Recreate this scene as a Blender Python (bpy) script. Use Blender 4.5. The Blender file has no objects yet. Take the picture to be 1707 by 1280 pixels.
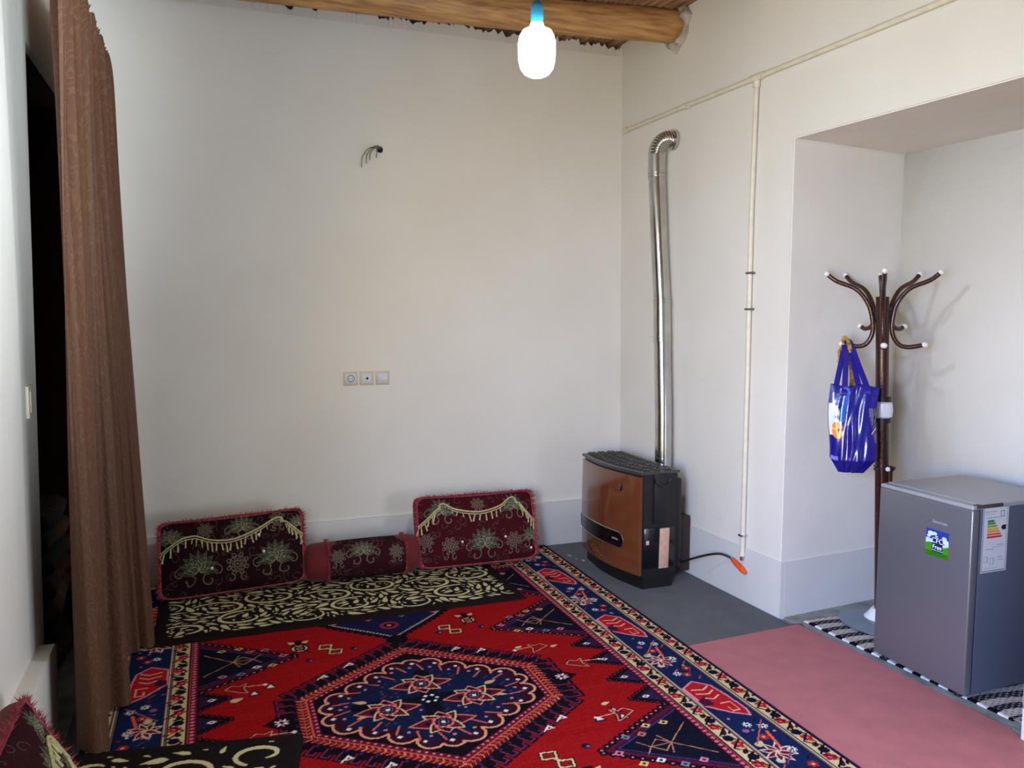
import bpy, bmesh, math, random
import numpy as np
from mathutils import Vector, Matrix
random.seed(7); rng = np.random.RandomState(11)
S = bpy.context.scene; C = S.collection
PI = math.pi

# ------------------------------------------------------------------ camera
FPX, YAW, PITCH, ROLL, CH = 1354.72, .3609, .0889, .0026, 1.65
fw = Vector((math.sin(YAW)*math.cos(PITCH), math.cos(YAW)*math.cos(PITCH), -math.sin(PITCH)))
rt = Vector((math.cos(YAW), -math.sin(YAW), 0)); up = rt.cross(fw)
r2 = rt*math.cos(ROLL)+up*math.sin(ROLL); u2 = -rt*math.sin(ROLL)+up*math.cos(ROLL)
cd = bpy.data.cameras.new('camera'); cam = bpy.data.objects.new('camera', cd); C.objects.link(cam)
cd.sensor_width = 36; cd.lens = FPX/1707*36; cd.clip_start = .02
cam.matrix_world = Matrix(((r2.x,u2.x,-fw.x,0),(r2.y,u2.y,-fw.y,0),(r2.z,u2.z,-fw.z,CH),(0,0,0,1)))
S.camera = cam
# ------------------------------------------------------------------ world, lights, exposure
W = bpy.data.worlds.new('world'); S.world = W; W.use_nodes = True
W.node_tree.nodes['Background'].inputs[0].default_value = (.55,.7,1,1)
W.node_tree.nodes['Background'].inputs[1].default_value = .25
S.view_settings.view_transform = 'Standard'; S.view_settings.look = 'None'
S.view_settings.gamma = 1; S.view_settings.use_curve_mapping = False
S.view_settings.exposure = 0.0
def area(name, loc, direction, sx, sy, power, col, spread=180):
    l = bpy.data.lights.new(name, 'AREA'); l.shape = 'RECTANGLE'; l.size = sx; l.size_y = sy
    l.energy = power; l.color = col; l.spread = math.radians(spread)
    o = bpy.data.objects.new(name, l); C.objects.link(o); o.location = loc
    o.rotation_euler = Vector(direction).to_track_quat('-Z', 'Y').to_euler()
    return o
#LIGHTS_BEGIN
def win_light(name, loc, d, sx, sy, unit, rgb, spread=180):
    m = max(rgb); area(name, loc, d, sx, sy, unit*m, tuple(c/m for c in rgb), spread)
# added fill lamp low on the right wall, in a made-up window opening
win_light('low_right_fill', (2.95,.2,.75), (-1,0,0), 1.4, .8, 30, (2.01,2.39,2.73))
# narrow lamp added in the unseen doorway to brighten the left wall
win_light('left_wall_fill', (1.4,-1.78,1.6), (-.55,1,.2), .7, 1.0, 30, (.80,.95,1.04), 35)
# daylight through the deep window of the left wall beside the camera
win_light('left_window_daylight', (-.58,1.2,1.2), (1,.3,0), .9, 1.3, 40, (.37,.31,.13), 120)
win_light('deep_window_sky', (-.55,.3,1.6), (1,.75,-.4), .6, .8, 30, (.17,.52,1.52), 80)
win_light('deep_window_fill_back', (-.55,.3,1.55), (1,1.3,-.2), .6, .8, 30, (.29,.26,.19), 70)  # extra lamp at the same window, aim and tint fitted to wall brightness
win_light('deep_window_fill_low', (-.55,.3,1.1), (1,.75,0), .6, .8, 30, (.36,.26,.01), 80)  # another added lamp there, lower, with a fitted warm tint
#LIGHTS_END
BULB_POWER = 268.0

# ------------------------------------------------------------------ materials
def lin(c):
    c = np.asarray(c, float)/255.
    return np.where(c <= .04045, c/12.92, ((c+.055)/1.055)**2.4)
def L4(c): return tuple(float(v) for v in lin(c)) + (1.0,)
def newmat(name):
    m = bpy.data.materials.new(name); m.use_nodes = True
    return m, m.node_tree, m.node_tree.nodes['Principled BSDF']
def mat(name, col, rough=.5, metal=0, bump=0, bscale=40, var=0, vscale=3, attr=False, coat=0, sheen=0, spec=.5, stretch=None, detail=4, col2=None):
    m, nt, p = newmat(name); N = nt.nodes; Lk = nt.links
    p.inputs['Roughness'].default_value = rough; p.inputs['Metallic'].default_value = metal
    p.inputs['Specular IOR Level'].default_value = spec
    p.inputs['Coat Weight'].default_value = coat; p.inputs['Sheen Weight'].default_value = sheen
    tc = N.new('ShaderNodeTexCoord'); src = tc.outputs['Object']
    if stretch:
        mp = N.new('ShaderNodeMapping'); mp.inputs['Scale'].default_value = stretch
        Lk.new(src, mp.inputs[0]); src = mp.outputs[0]
    if attr:
        a = N.new('ShaderNodeVertexColor'); a.layer_name = 'Col'; Lk.new(a.outputs[0], p.inputs['Base Color'])
    elif var or col2:
        n = N.new('ShaderNodeTexNoise'); n.inputs['Scale'].default_value = vscale; n.inputs['Detail'].default_value = detail
        Lk.new(src, n.inputs['Vector'])
        r = N.new('ShaderNodeValToRGB'); r.color_ramp.elements[0].position = .3; r.color_ramp.elements[1].position = .7
        c = np.array(col, float); d = np.array(col2, float) if col2 else np.clip(c*(1-var), 0, 255)
        r.color_ramp.elements[0].color = L4(d); r.color_ramp.elements[1].color = L4(c)
        Lk.new(n.outputs['Fac'], r.inputs[0]); Lk.new(r.outputs[0], p.inputs['Base Color'])
    else: p.inputs['Base Color'].default_value = L4(col)
    if bump:
        n2 = N.new('ShaderNodeTexNoise'); n2.inputs['Scale'].default_value = bscale; n2.inputs['Detail'].default_value = 6
        Lk.new(src, n2.inputs['Vector'])
        b = N.new('ShaderNodeBump'); b.inputs['Strength'].default_value = bump; b.inputs['Distance'].default_value = .01
        Lk.new(n2.outputs['Fac'], b.inputs['Height']); Lk.new(b.outputs[0], p.inputs['Normal'])
    return m
def plaster(name, c1, c2, s=1.3):
    m, nt, p = newmat(name); N = nt.nodes; Lk = nt.links
    p.inputs['Roughness'].default_value = .62; p.inputs['Specular IOR Level'].default_value = .3
    tc = N.new('ShaderNodeTexCoord')
    n = N.new('ShaderNodeTexNoise'); n.inputs['Scale'].default_value = s; n.inputs['Detail'].default_value = 5
    r = N.new('ShaderNodeValToRGB'); r.color_ramp.elements[0].position = .3; r.color_ramp.elements[1].position = .72
    r.color_ramp.elements[0].color = L4(c2); r.color_ramp.elements[1].color = L4(c1)
    Lk.new(tc.outputs['Object'], n.inputs['Vector']); Lk.new(n.outputs['Fac'], r.inputs[0]); Lk.new(r.outputs[0], p.inputs['Base Color'])
    a = N.new('ShaderNodeTexNoise'); a.inputs['Scale'].default_value = 2.6; a.inputs['Detail'].default_value = 3
    b = N.new('ShaderNodeTexNoise'); b.inputs['Scale'].default_value = 60; b.inputs['Detail'].default_value = 4
    Lk.new(tc.outputs['Object'], a.inputs['Vector']); Lk.new(tc.outputs['Object'], b.inputs['Vector'])
    b1 = N.new('ShaderNodeBump'); b1.inputs['Strength'].default_value = .35; b1.inputs['Distance'].default_value = .03
    b2 = N.new('ShaderNodeBump'); b2.inputs['Strength'].default_value = .12; b2.inputs['Distance'].default_value = .004
    Lk.new(a.outputs['Fac'], b1.inputs['Height']); Lk.new(b.outputs['Fac'], b2.inputs['Height'])
    Lk.new(b1.outputs[0], b2.inputs['Normal']); Lk.new(b2.outputs[0], p.inputs['Normal'])
    return m
M = {}
M['wall'] = plaster('white_plaster', (228,223,214), (220,214,204))
M['base'] = plaster('skirting_paint', (214,211,206), (206,203,199), 2)
M['raw'] = mat('raw_plaster', (196,186,172), .9, bump=.9, bscale=45, var=.25, vscale=14)
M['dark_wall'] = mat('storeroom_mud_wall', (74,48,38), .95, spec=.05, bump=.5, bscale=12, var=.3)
M['concrete'] = mat('concrete', (158,156,150), .85, bump=.6, bscale=60, var=.3, vscale=9)
M['felt_grey'] = mat('grey_felt', (84,82,82), .95, bump=.4, bscale=220, var=.14, vscale=7, sheen=.1)
M['felt_pink'] = mat('pink_felt', (184,98,95), .95, bump=.4, bscale=220, var=.08, vscale=9, sheen=.1)
M['log'] = mat('peeled_log', (204,156,98), .55, bump=.55, bscale=14, col2=(138,90,50), vscale=7, stretch=(.55,5,5), detail=8)
M['stick'] = mat('roof_stick', (190,150,112), .8, bump=.6, bscale=40, col2=(112,78,56), vscale=16, stretch=(3,.4,3))
M['mud'] = mat('mud_roof', (74,58,44), .95, bump=.8, bscale=30, var=.3)
M['red'] = mat('red_velvet', (98,9,18), .85, sheen=.08, bump=.2, bscale=160)
M['fringe'] = mat('pink_red_fringe', (186,70,80), .85, var=.45, vscale=60)
M['cream'] = mat('cream_braid', (206,196,140), .7, bump=.4, bscale=300, var=.2, vscale=60)
M['pearl'] = mat('pearl', (225,222,215), .25, coat=.5)
M['fabric'] = mat('printed_fabric', (100,100,100), .95, attr=True, bump=.3, bscale=300, spec=.1)
M['pile'] = mat('carpet_pile', (100,100,100), .95, attr=True, bump=.5, bscale=260, spec=.05)
M['black_gloss'] = mat('black_gloss_plastic', (10,10,12), .22, coat=.4)
M['black'] = mat('black_plastic', (16,16,18), .45, bump=.05, bscale=200)
M['black_enamel'] = mat('black_enamel', (58,56,53), .3, spec=.7)
M['copper'] = mat('bronze_brown_glass', (104,56,32), .14, coat=.8, spec=.6)
M['steel'] = mat('galvanised_steel', (205,205,200), .16, metal=1, bump=.1, bscale=5, var=.1, vscale=9)
M['chrome'] = mat('chrome', (200,200,200), .2, metal=1)
M['pipe'] = mat('cream_pipe_paint', (222,214,192), .4, var=.06, vscale=20)
M['orange'] = mat('orange_valve_plastic', (238,88,28), .35)
M['tan'] = mat('tan_label', (206,166,138), .5, var=.12, vscale=30)
M['brown_metal'] = mat('hammered_brown_metal', (70,34,24), .3, metal=.35, coat=.3, bump=.25, bscale=130, var=.3, vscale=60)
M['clear_knob'] = mat('clear_knob', (225,222,214), .18, coat=.6)
M['white_plastic'] = mat('white_plastic', (222,222,220), .3)
M['base_disc'] = mat('grey_blue_disc', (136,148,158), .25, metal=.5, var=.08)
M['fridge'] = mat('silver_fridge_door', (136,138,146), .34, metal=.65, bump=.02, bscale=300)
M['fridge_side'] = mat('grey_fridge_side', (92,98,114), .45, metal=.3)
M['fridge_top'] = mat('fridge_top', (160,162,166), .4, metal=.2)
M['gasket'] = mat('gasket', (70,62,62), .6)
M['blue_bag'] = mat('blue_bag', (30,24,150), .22, attr=True, coat=.5, bump=.6, bscale=9, detail=8)
M['blue'] = mat('blue_strap', (28,22,128), .3, coat=.3)
M['print'] = mat('printed_paper', (200,200,200), .35, attr=True)
M['beige'] = mat('beige_socket_frame', (205,190,172), .3)
M['switch'] = mat('switch_insert', (205,212,214), .3)
M['hole'] = mat('dark_hole', (22,18,15), .9)
M['wire'] = mat('grey_wire', (98,92,82), .6)
M['teal'] = mat('teal_socket', (14,74,94), .35)
M['white_text'] = mat('white_text', (235,240,245), .4)
M['grey_text'] = mat('grey_text', (190,192,198), .3, metal=.3)
M['dark_text'] = mat('dark_text', (20,20,30), .4)
M['rope'] = mat('rag_fringe', (176,170,160), .9, var=.5, vscale=80)
M['beige_cable'] = mat('grey_cable', (150,150,152), .5)

def curtain_mat(dark=1.):
    m, nt, p = newmat('brown_damask_curtain'); N = nt.nodes; Lk = nt.links
    tc = N.new('ShaderNodeTexCoord'); mp = N.new('ShaderNodeMapping'); mp.inputs['Scale'].default_value = (1,1,1)
    Lk.new(tc.outputs['UV'], mp.inputs[0])
    nz = N.new('ShaderNodeTexNoise'); nz.inputs['Scale'].default_value = 9; nz.inputs['Detail'].default_value = 1.5
    Lk.new(mp.outputs[0], nz.inputs['Vector'])
    mul = N.new('ShaderNodeMath'); mul.operation = 'MULTIPLY'; mul.inputs[1].default_value = 60
    sn = N.new('ShaderNodeMath'); sn.operation = 'SINE'
    Lk.new(nz.outputs['Fac'], mul.inputs[0]); Lk.new(mul.outputs[0], sn.inputs[0])
    r = N.new('ShaderNodeValToRGB'); r.color_ramp.elements[0].position = .55; r.color_ramp.elements[1].position = .9
    r.color_ramp.elements[0].color = L4((84,54,36)); r.color_ramp.elements[1].color = L4((96,64,45))
    Lk.new(sn.outputs[0], r.inputs[0]); Lk.new(r.outputs[0], p.inputs['Base Color'])
    b = N.new('ShaderNodeBump'); b.inputs['Strength'].default_value = .18; b.inputs['Distance'].default_value = .002
    Lk.new(sn.outputs[0], b.inputs['Height']); Lk.new(b.outputs[0], p.inputs['Normal'])
    p.inputs['Roughness'].default_value = .62; p.inputs['Specular IOR Level'].default_value = .25
    return m
M['curtain'] = curtain_mat()

# ------------------------------------------------------------------ object helpers
ORG = {}
def org(o):
    return ORG.get(o.name, np.zeros(3)) if o is not None else np.zeros(3)
def tag(o, label=None, cat=None, group=None, kind=None):
    if label: o['label'] = label
    if cat: o['category'] = cat
    if group: o['group'] = group
    if kind: o['kind'] = kind
    return o
def empty(name, loc):
    o = bpy.data.objects.new(name, None); C.objects.link(o); o.location = loc; o.empty_display_size = .05
    ORG[o.name] = np.array(loc, float); return o
def link(name, me, m, parent=None, loc=None, smooth=True):
    """me holds world coordinates; move it under parent / to its own origin"""
    base = org(parent)
    off = np.array(loc, float) if loc is not None else base
    n = len(me.vertices)
    if n and np.abs(off).sum() > 0:
        co = np.empty(n*3, np.float32); me.vertices.foreach_get('co', co)
        co = (co.reshape(-1,3)-off).astype(np.float32).ravel(); me.vertices.foreach_set('co', co)
    o = bpy.data.objects.new(name, me); C.objects.link(o)
    if parent is not None: o.parent = parent
    o.location = tuple(off-base) if parent is not None else tuple(off)
    ORG[o.name] = off
    if m is not None: me.materials.append(M[m] if isinstance(m, str) else m)
    if smooth:
        me.polygons.foreach_set('use_smooth', [True]*len(me.polygons))
    me.update(); return o
class MB:
    def __init__(s): s.v = []; s.f = []
    def add(s, vs, fs):
        k = len(s.v); s.v += [tuple(v) for v in vs]; s.f += [tuple(i+k for i in f) for f in fs]; return s
    def box(s, a, b, bev=0, seg=2, tf=None):
        bm = bmesh.new(); bmesh.ops.create_cube(bm, size=1)
        for v in bm.verts:
            v.co = Vector([(a[i]+b[i])/2+v.co[i]*(b[i]-a[i]) for i in range(3)])
        if bev: bmesh.ops.bevel(bm, geom=bm.edges[:], offset=bev, segments=seg, profile=.5, affect='EDGES')
        bm.verts.index_update()
        vs = [tf(v.co) if tf else v.co.copy() for v in bm.verts]
        s.add(vs, [[v.index for v in f.verts] for f in bm.faces]); bm.free(); return s
    def tube(s, pts, r, n=12, cap=True, closed=False):
        P = [Vector(p) for p in pts]; R = r if hasattr(r, '__len__') else [r]*len(P)
        k0 = len(s.v); T = []
        for i in range(len(P)):
            if closed: t = P[(i+1) % len(P)]-P[i-1]
            else: t = P[min(i+1, len(P)-1)]-P[max(i-1, 0)]
            T.append(t.normalized())
        a = T[0].orthogonal().normalized()
        for i, p in enumerate(P):
            a = (a-T[i]*a.dot(T[i])).normalized(); b = T[i].cross(a)
            for j in range(n):
                q = 2*PI*j/n; s.v.append(tuple(p+(a*math.cos(q)+b*math.sin(q))*R[i]))
        m = len(P)
        for i in range(m if closed else m-1):
            i2 = (i+1) % m
            for j in range(n):
                s.f.append((k0+i*n+j, k0+i*n+(j+1) % n, k0+i2*n+(j+1) % n, k0+i2*n+j))
        if cap and not closed:
            s.f.append(tuple(k0+j for j in range(n))[::-1]); s.f.append(tuple(k0+(m-1)*n+j for j in range(n)))
        return s
    def lathe(s, prof, c, n=32, axis='z'):
        k = len(s.v)
        for r, z in prof:
            for j in range(n):
                q = 2*PI*j/n; x, y = r*math.cos(q), r*math.sin(q)
                if axis == 'z': s.v.append((c[0]+x, c[1]+y, c[2]+z))
                elif axis == 'x': s.v.append((c[0]+z, c[1]+x, c[2]+y))
                else: s.v.append((c[0]+x, c[1]+z, c[2]+y))
        for i in range(len(prof)-1):
            for j in range(n):
                s.f.append((k+i*n+j, k+i*n+(j+1) % n, k+(i+1)*n+(j+1) % n, k+(i+1)*n+j))
        s.f.append(tuple(k+j for j in range(n))[::-1]); s.f.append(tuple(k+(len(prof)-1)*n+j for j in range(n)))
        return s
    def ball(s, c, r, n=16, sc=(1,1,1)):
        prof = [(max(1e-4, math.sin(PI*i/n)), -math.cos(PI*i/n)) for i in range(n+1)]
        k = len(s.v); s.lathe(prof, (0,0,0), n*2)
        for i in range(k, len(s.v)):
            v = s.v[i]; s.v[i] = (c[0]+v[0]*r*sc[0], c[1]+v[1]*r*sc[1], c[2]+v[2]*r*sc[2])
        return s
    def prism(s, outline, mapf, d0, d1):
        """outline 2D polygon; mapf(a,b,d)->xyz"""
        n = len(outline); k = len(s.v)
        for d in (d0, d1):
            for a, b in outline: s.v.append(tuple(mapf(a, b, d)))
        s.f.append(tuple(k+i for i in range(n))); s.f.append(tuple(k+n+i for i in range(n))[::-1])
        for i in range(n): s.f.append((k+i, k+(i+1) % n, k+n+(i+1) % n, k+n+i))
        return s
    def build(s, name, m, parent=None, loc=None, smooth=True, auto=35, bevel=0):
        me = bpy.data.meshes.new(name); me.from_pydata(s.v, [], s.f); me.validate()
        bm = bmesh.new(); bm.from_mesh(me); bmesh.ops.recalc_face_normals(bm, faces=bm.faces[:])
        if bevel: bmesh.ops.bevel(bm, geom=[e for e in bm.edges if e.calc_face_angle(0) > .5], offset=bevel, segments=2, affect='EDGES')
        for e in bm.edges:
            if len(e.link_faces) == 2 and e.calc_face_angle(0) > math.radians(auto): e.smooth = False
        bm.to_mesh(me); bm.free()
        return link(name, me, m, parent, loc, smooth)
def thing(name, mb, m, label, cat, group=None, loc=None, **k):
    if loc is None:
        v = np.array(mb.v); loc = ((v[:,0].min()+v[:,0].max())/2, (v[:,1].min()+v[:,1].max())/2, v[:,2].min())
    o = mb.build(name, m, None, loc, **k); return tag(o, label, cat, group)
def struct(name, mb, m, **k):
    o = mb.build(name, m, None, **k); o['kind'] = 'structure'; return o
def catmull(P, n):
    P = [np.array(p, float) for p in P]; out = []; m = len(P)
    for q in np.linspace(0, m-1, n):
        i = min(int(q), m-2); t = q-i
        p0, p1, p2, p3 = P[max(i-1,0)], P[i], P[i+1], P[min(i+2,m-1)]
        out.append(.5*((2*p1)+(-p0+p2)*t+(2*p0-5*p1+4*p2-p3)*t*t+(-p0+3*p1-3*p2+p3)*t**3))
    return out
def grid_mesh(name, co, nu, nv, col=None, uv=None, closed_u=False):
    """co (nu*nv,3), index = i*nv+j"""
    me = bpy.data.meshes.new(name)
    I, J = np.meshgrid(np.arange(nu if closed_u else nu-1), np.arange(nv-1), indexing='ij')
    a = (I*nv+J); I2 = (I+1) % nu; b = (I2*nv+J)
    F = np.stack([a, b, b+1, a+1], -1).reshape(-1, 4)
    me.vertices.add(len(co)); me.vertices.foreach_set('co', np.asarray(co, np.float32).ravel())
    me.loops.add(F.size); me.loops.foreach_set('vertex_index', F.ravel().astype(np.int32))
    me.polygons.add(len(F)); me.polygons.foreach_set('loop_start', np.arange(0, F.size, 4, dtype=np.int32))
    me.polygons.foreach_set('loop_total', np.full(len(F), 4, np.int32))
    if uv is not None:
        ul = me.uv_layers.new(name='UVMap'); ul.data.foreach_set('uv', uv[F.ravel()].astype(np.float32).ravel())
    if col is not None:
        at = me.color_attributes.new('Col', 'FLOAT_COLOR', 'POINT')
        c4 = np.ones((len(co), 4), np.float32); c4[:, :3] = col; at.data.foreach_set('color', c4.ravel())
    me.update(calc_edges=True); me.validate(); return me
def text_mesh(body, size, ext=.0006):
    c = bpy.data.curves.new('t', 'FONT'); c.body = body; c.size = size; c.extrude = ext; c.align_x = 'CENTER'; c.align_y = 'CENTER'
    o = bpy.data.objects.new('t', c); C.objects.link(o)
    dg = bpy.context.evaluated_depsgraph_get(); dg.update()
    me = bpy.data.meshes.new_from_object(o.evaluated_get(dg)); bpy.data.objects.remove(o)
    vs = [v.co.copy() for v in me.vertices]; fs = [tuple(p.vertices) for p in me.polygons]
    return vs, fs
def put_text(name, body, size, center, U, V, m, parent, bold=0, sx=1.0):
    vs, fs = text_mesh(body, size); U = Vector(U).normalized(); V = Vector(V).normalized(); Nn = U.cross(V)
    mb = MB(); c = Vector(center); mb.add([c+U*v.x*sx+V*v.y+Nn*(v.z+.0008) for v in vs], fs)
    return mb.build(name, m, parent, smooth=False)

# ------------------------------------------------------------------ 2D painter used for woven and printed patterns
class CV:
    def __init__(s, x0, x1, y0, y1, res, bg):
        s.x0, s.y0, s.res = x0, y0, res
        s.nx = int(round((x1-x0)/res))+1; s.ny = int(round((y1-y0)/res))+1
        s.a = np.empty((s.nx, s.ny, 3), np.float32); s.a[:] = bg
        s.X = x0+np.arange(s.nx)*res; s.Y = y0+np.arange(s.ny)*res
    def win(s, xa, xb, ya, yb):
        i0 = max(0, int((xa-s.x0)/s.res)); i1 = min(s.nx, int((xb-s.x0)/s.res)+2)
        j0 = max(0, int((ya-s.y0)/s.res)); j1 = min(s.ny, int((yb-s.y0)/s.res)+2)
        if i0 >= i1 or j0 >= j1: return None
        X, Y = np.meshgrid(s.X[i0:i1], s.Y[j0:j1], indexing='ij')
        return (slice(i0, i1), slice(j0, j1)), X, Y
    def put(s, w, mask, c): s.a[w][mask] = c
    def pmask(s, P, X, Y):
        m = np.zeros(X.shape, bool); n = len(P)
        for i in range(n):
            (xa, ya), (xb, yb) = P[i], P[(i+1) % n]
            if ya == yb: continue
            c = (ya > Y) != (yb > Y)
            m ^= c & (X < (xb-xa)*(Y-ya)/(yb-ya)+xa)
        return m
    def poly(s, P, c):
        xs = [p[0] for p in P]; ys = [p[1] for p in P]
        r = s.win(min(xs), max(xs), min(ys), max(ys))
        if r: s.put(r[0], s.pmask(P, r[1], r[2]), c)
    def line(s, P, w, c, closed=False, test=None):
        P = list(P)+([P[0]] if closed else [])
        for (xa, ya), (xb, yb) in zip(P[:-1], P[1:]):
            r = s.win(min(xa, xb)-w, max(xa, xb)+w, min(ya, yb)-w, max(ya, yb)+w)
            if not r: continue
            q, X, Y = r; dx, dy = xb-xa, yb-ya; l2 = dx*dx+dy*dy+1e-12
            t = np.clip(((X-xa)*dx+(Y-ya)*dy)/l2, 0, 1)
            s.put(q, (X-xa-t*dx)**2+(Y-ya-t*dy)**2 < (w/2)**2, c)
    def disc(s, x, y, r, c, ry=None):
        ry = ry or r; q = s.win(x-r, x+r, y-ry, y+ry)
        if q: s.put(q[0], ((q[1]-x)/r)**2+((q[2]-y)/ry)**2 < 1, c)
    def diamond(s, x, y, r, c, ry=None):
        ry = ry or r; s.poly([(x-r, y), (x, y-ry), (x+r, y), (x, y+ry)], c)
    def leafpts(s, x, y, L, wd, ang, curve=0.):
        P = []; n = 9
        for k in range(n): t = k/(n-1.); P.append((t*L, wd/2*math.sin(PI*t**.62)))
        for k in range(n-2, 0, -1): t = k/(n-1.); P.append((t*L, -wd/2*math.sin(PI*t**.62)))
        ca, sa = math.cos(ang), math.sin(ang); out = []
        for u, v in P:
            v += curve*(u/L)**2*L
            out.append((x+u*ca-v*sa, y+u*sa+v*ca))
        return out
    def linear(s): return lin(s.a).astype(np.float32).reshape(-1, 3)

# =================================================================== THE ROOM
def xr(y): return 2.87-.033*(y-3.5)          # face of the right wall
def yb(z): return 5.205+.018*z               # face of the back wall
CEIL = 3.52
# floor
struct('floor', MB().box((-2.0,-1.9,-.12), (3.9,5.6,-.012)), 'concrete', smooth=False)
# back wall: ragged plaster edge under the roof sticks
mb = MB(); n = 260; vs = []; fs = []
for i in range(n):
    x = -.75+3.75*i/(n-1)
    zt = 3.508+.008*math.sin(x*9)+.010*math.sin(x*31+1)+rng.uniform(-.016,.016)+(.022 if rng.rand() < .12 else 0)
    yf = yb(zt)
    for (yy, zz) in ((yb(-.012), -.012), (yb(1.7), 1.7), (yb(3.44), 3.44), (yf+.012, zt), (yf+.25, zt), (5.45, -.012)): vs.append((x, yy, zz))
for i in range(n-1):
    for j in range(6): fs.append((i*6+j, i*6+(j+1) % 6, (i+1)*6+(j+1) % 6, (i+1)*6+j))
fs.append(tuple(range(6))); fs.append(tuple(range((n-1)*6, n*6)))
mb.add(vs, fs); struct('wall_back', mb, 'wall', smooth=False)
# right wall with the alcove opening (one solid C-shaped body)
out = [(5.3,-.012),(3.495,-.012),(3.495,2.542),(2.13,2.535),(2.13,-.012),(1.0,-.012),(1.0,3.53),(5.3,3.53)]
mb = MB()
mb2 = MB()
for (ya, yc, za, zb) in ((-1.9,1.0,2.05,3.53),(-1.9,-1.3,-.012,2.05),(-1.3,1.0,-.012,.34),(-1.3,-.55,.34,2.05),(-.55,1.0,1.16,2.05),(.92,1.0,.34,1.16)):  # pieces leave an opening made only for the added low fill lamp
    mb2.prism([(ya,za),(yc,za),(yc,zb),(ya,zb)], lambda y,z,d: (xr(y)+d, y, z), 0, .5)
struct('wall_front_right', mb2, 'wall', smooth=False)
def mp(y, z, d):
    if d == 0: return (xr(y), y, z)
    yy = y+(.065 if abs(y-3.495) < .01 else (-.05 if abs(y-2.13) < .01 else 0)); zz = z-(.015 if 2.4 < z < 2.6 else 0)
    return (3.70, yy, zz)
mb.prism(out, mp, 0, 1); struct('wall_right', mb, 'wall', bevel=.006, auto=50)
struct('wall_alcove', MB().box((3.68,1.9,-.012), (3.85,3.8,2.7)), 'wall')
# left wall: opening to the dark storeroom starts at y = 3.57
def xl(z): return -.638+.0157*z
out = [(-1.9,-.012),(3.575,-.012),(3.575,2.63),(4.5,2.63),(4.5,-.012),(5.3,-.012),(5.3,3.53),(-1.9,3.53)]
# window opening of the left wall (beside the camera, out of frame) is cut by building in pieces
mb = MB()
def mpl(y, z, d): return (xl(z)-d, y, z)
mb.prism([(1.7,-.012),(3.575,-.012),(3.575,2.652),(4.72,2.652),(4.72,-.012),(5.3,-.012),(5.3,3.53),(1.7,3.53)], mpl, 0, .16)
mb.prism([(-.75,-.012),(1.7,-.012),(1.7,.52),(-.75,.52)], mpl, 0, .16)
mb.prism([(-.75,2.05),(1.7,2.05),(1.7,3.53),(-.75,3.53)], mpl, 0, .16)
mb.prism([(-1.9,-.012),(-.1,-.012),(-.1,3.53),(-1.9,3.53)], mpl, 0, .16)
struct('wall_left', mb, 'wall', smooth=False)
# wall behind the camera with a doorway
mb = MB()
mb.box((-.8,-1.98,-.012), (.42,-1.82,3.53)); mb.box((1.78,-1.98,-.012), (3.1,-1.82,3.53)); mb.box((.42,-1.98,2.2), (1.78,-1.82,3.53))
struct('wall_front', mb, 'wall', smooth=False)
# storeroom behind the left wall
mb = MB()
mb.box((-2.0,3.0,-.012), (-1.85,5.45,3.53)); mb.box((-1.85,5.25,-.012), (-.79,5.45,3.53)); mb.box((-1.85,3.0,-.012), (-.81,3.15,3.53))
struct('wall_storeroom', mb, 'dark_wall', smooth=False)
# dark brown boarding on the far side of the opening
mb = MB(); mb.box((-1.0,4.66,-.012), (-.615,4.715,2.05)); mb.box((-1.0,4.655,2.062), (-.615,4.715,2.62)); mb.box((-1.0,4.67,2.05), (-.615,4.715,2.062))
mb.box((-.81,3.577,2.634), (-.622,4.715,2.651)); struct('door_1', mb, 'dark_wall', smooth=False)  # board added under the lintel to darken its pale underside
# skirting bands
mb = MB(); mb.box((-.6,5.19,-.012), (2.79,5.3,.308), bev=.004); struct('baseboard_back', mb, 'base')
mb = MB(); mb.prism([(5.19,-.012),(3.49,-.012),(3.49,.308),(5.19,.308)], lambda y,z,d: (xr(y)-.007+d, y, z), 0, .04)
struct('baseboard_right', mb, 'base', smooth=False)
mb = MB(); mb.add([(2.868,3.488,-.012),(3.68,3.551,-.012),(3.68,3.551,.305),(2.868,3.488,.305),(2.868,3.52,-.012),(3.68,3.6,-.012),(3.68,3.6,.305),(2.868,3.52,.305)],
    [(0,1,2,3),(3,2,6,7),(0,3,7,4),(4,5,6,7),(1,5,6,2),(0,4,5,1)]); struct('baseboard_alcove', mb, 'base', smooth=False)
mb = MB(); mb.prism([(-1.8,-.012),(3.5,-.012),(3.5,.355),(3.46,.37),(-1.8,.37)], lambda y,z,d: (xl(z)+.055-.05*d*1.0, y, z), 0, 1.2)
struct('baseboard_left', mb, 'wall', smooth=False)
# mud slab over the roof sticks
struct('ceiling', MB().box((-2.0,-1.98,3.585), (3.5,5.55,3.72)), 'mud', smooth=False)
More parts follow.
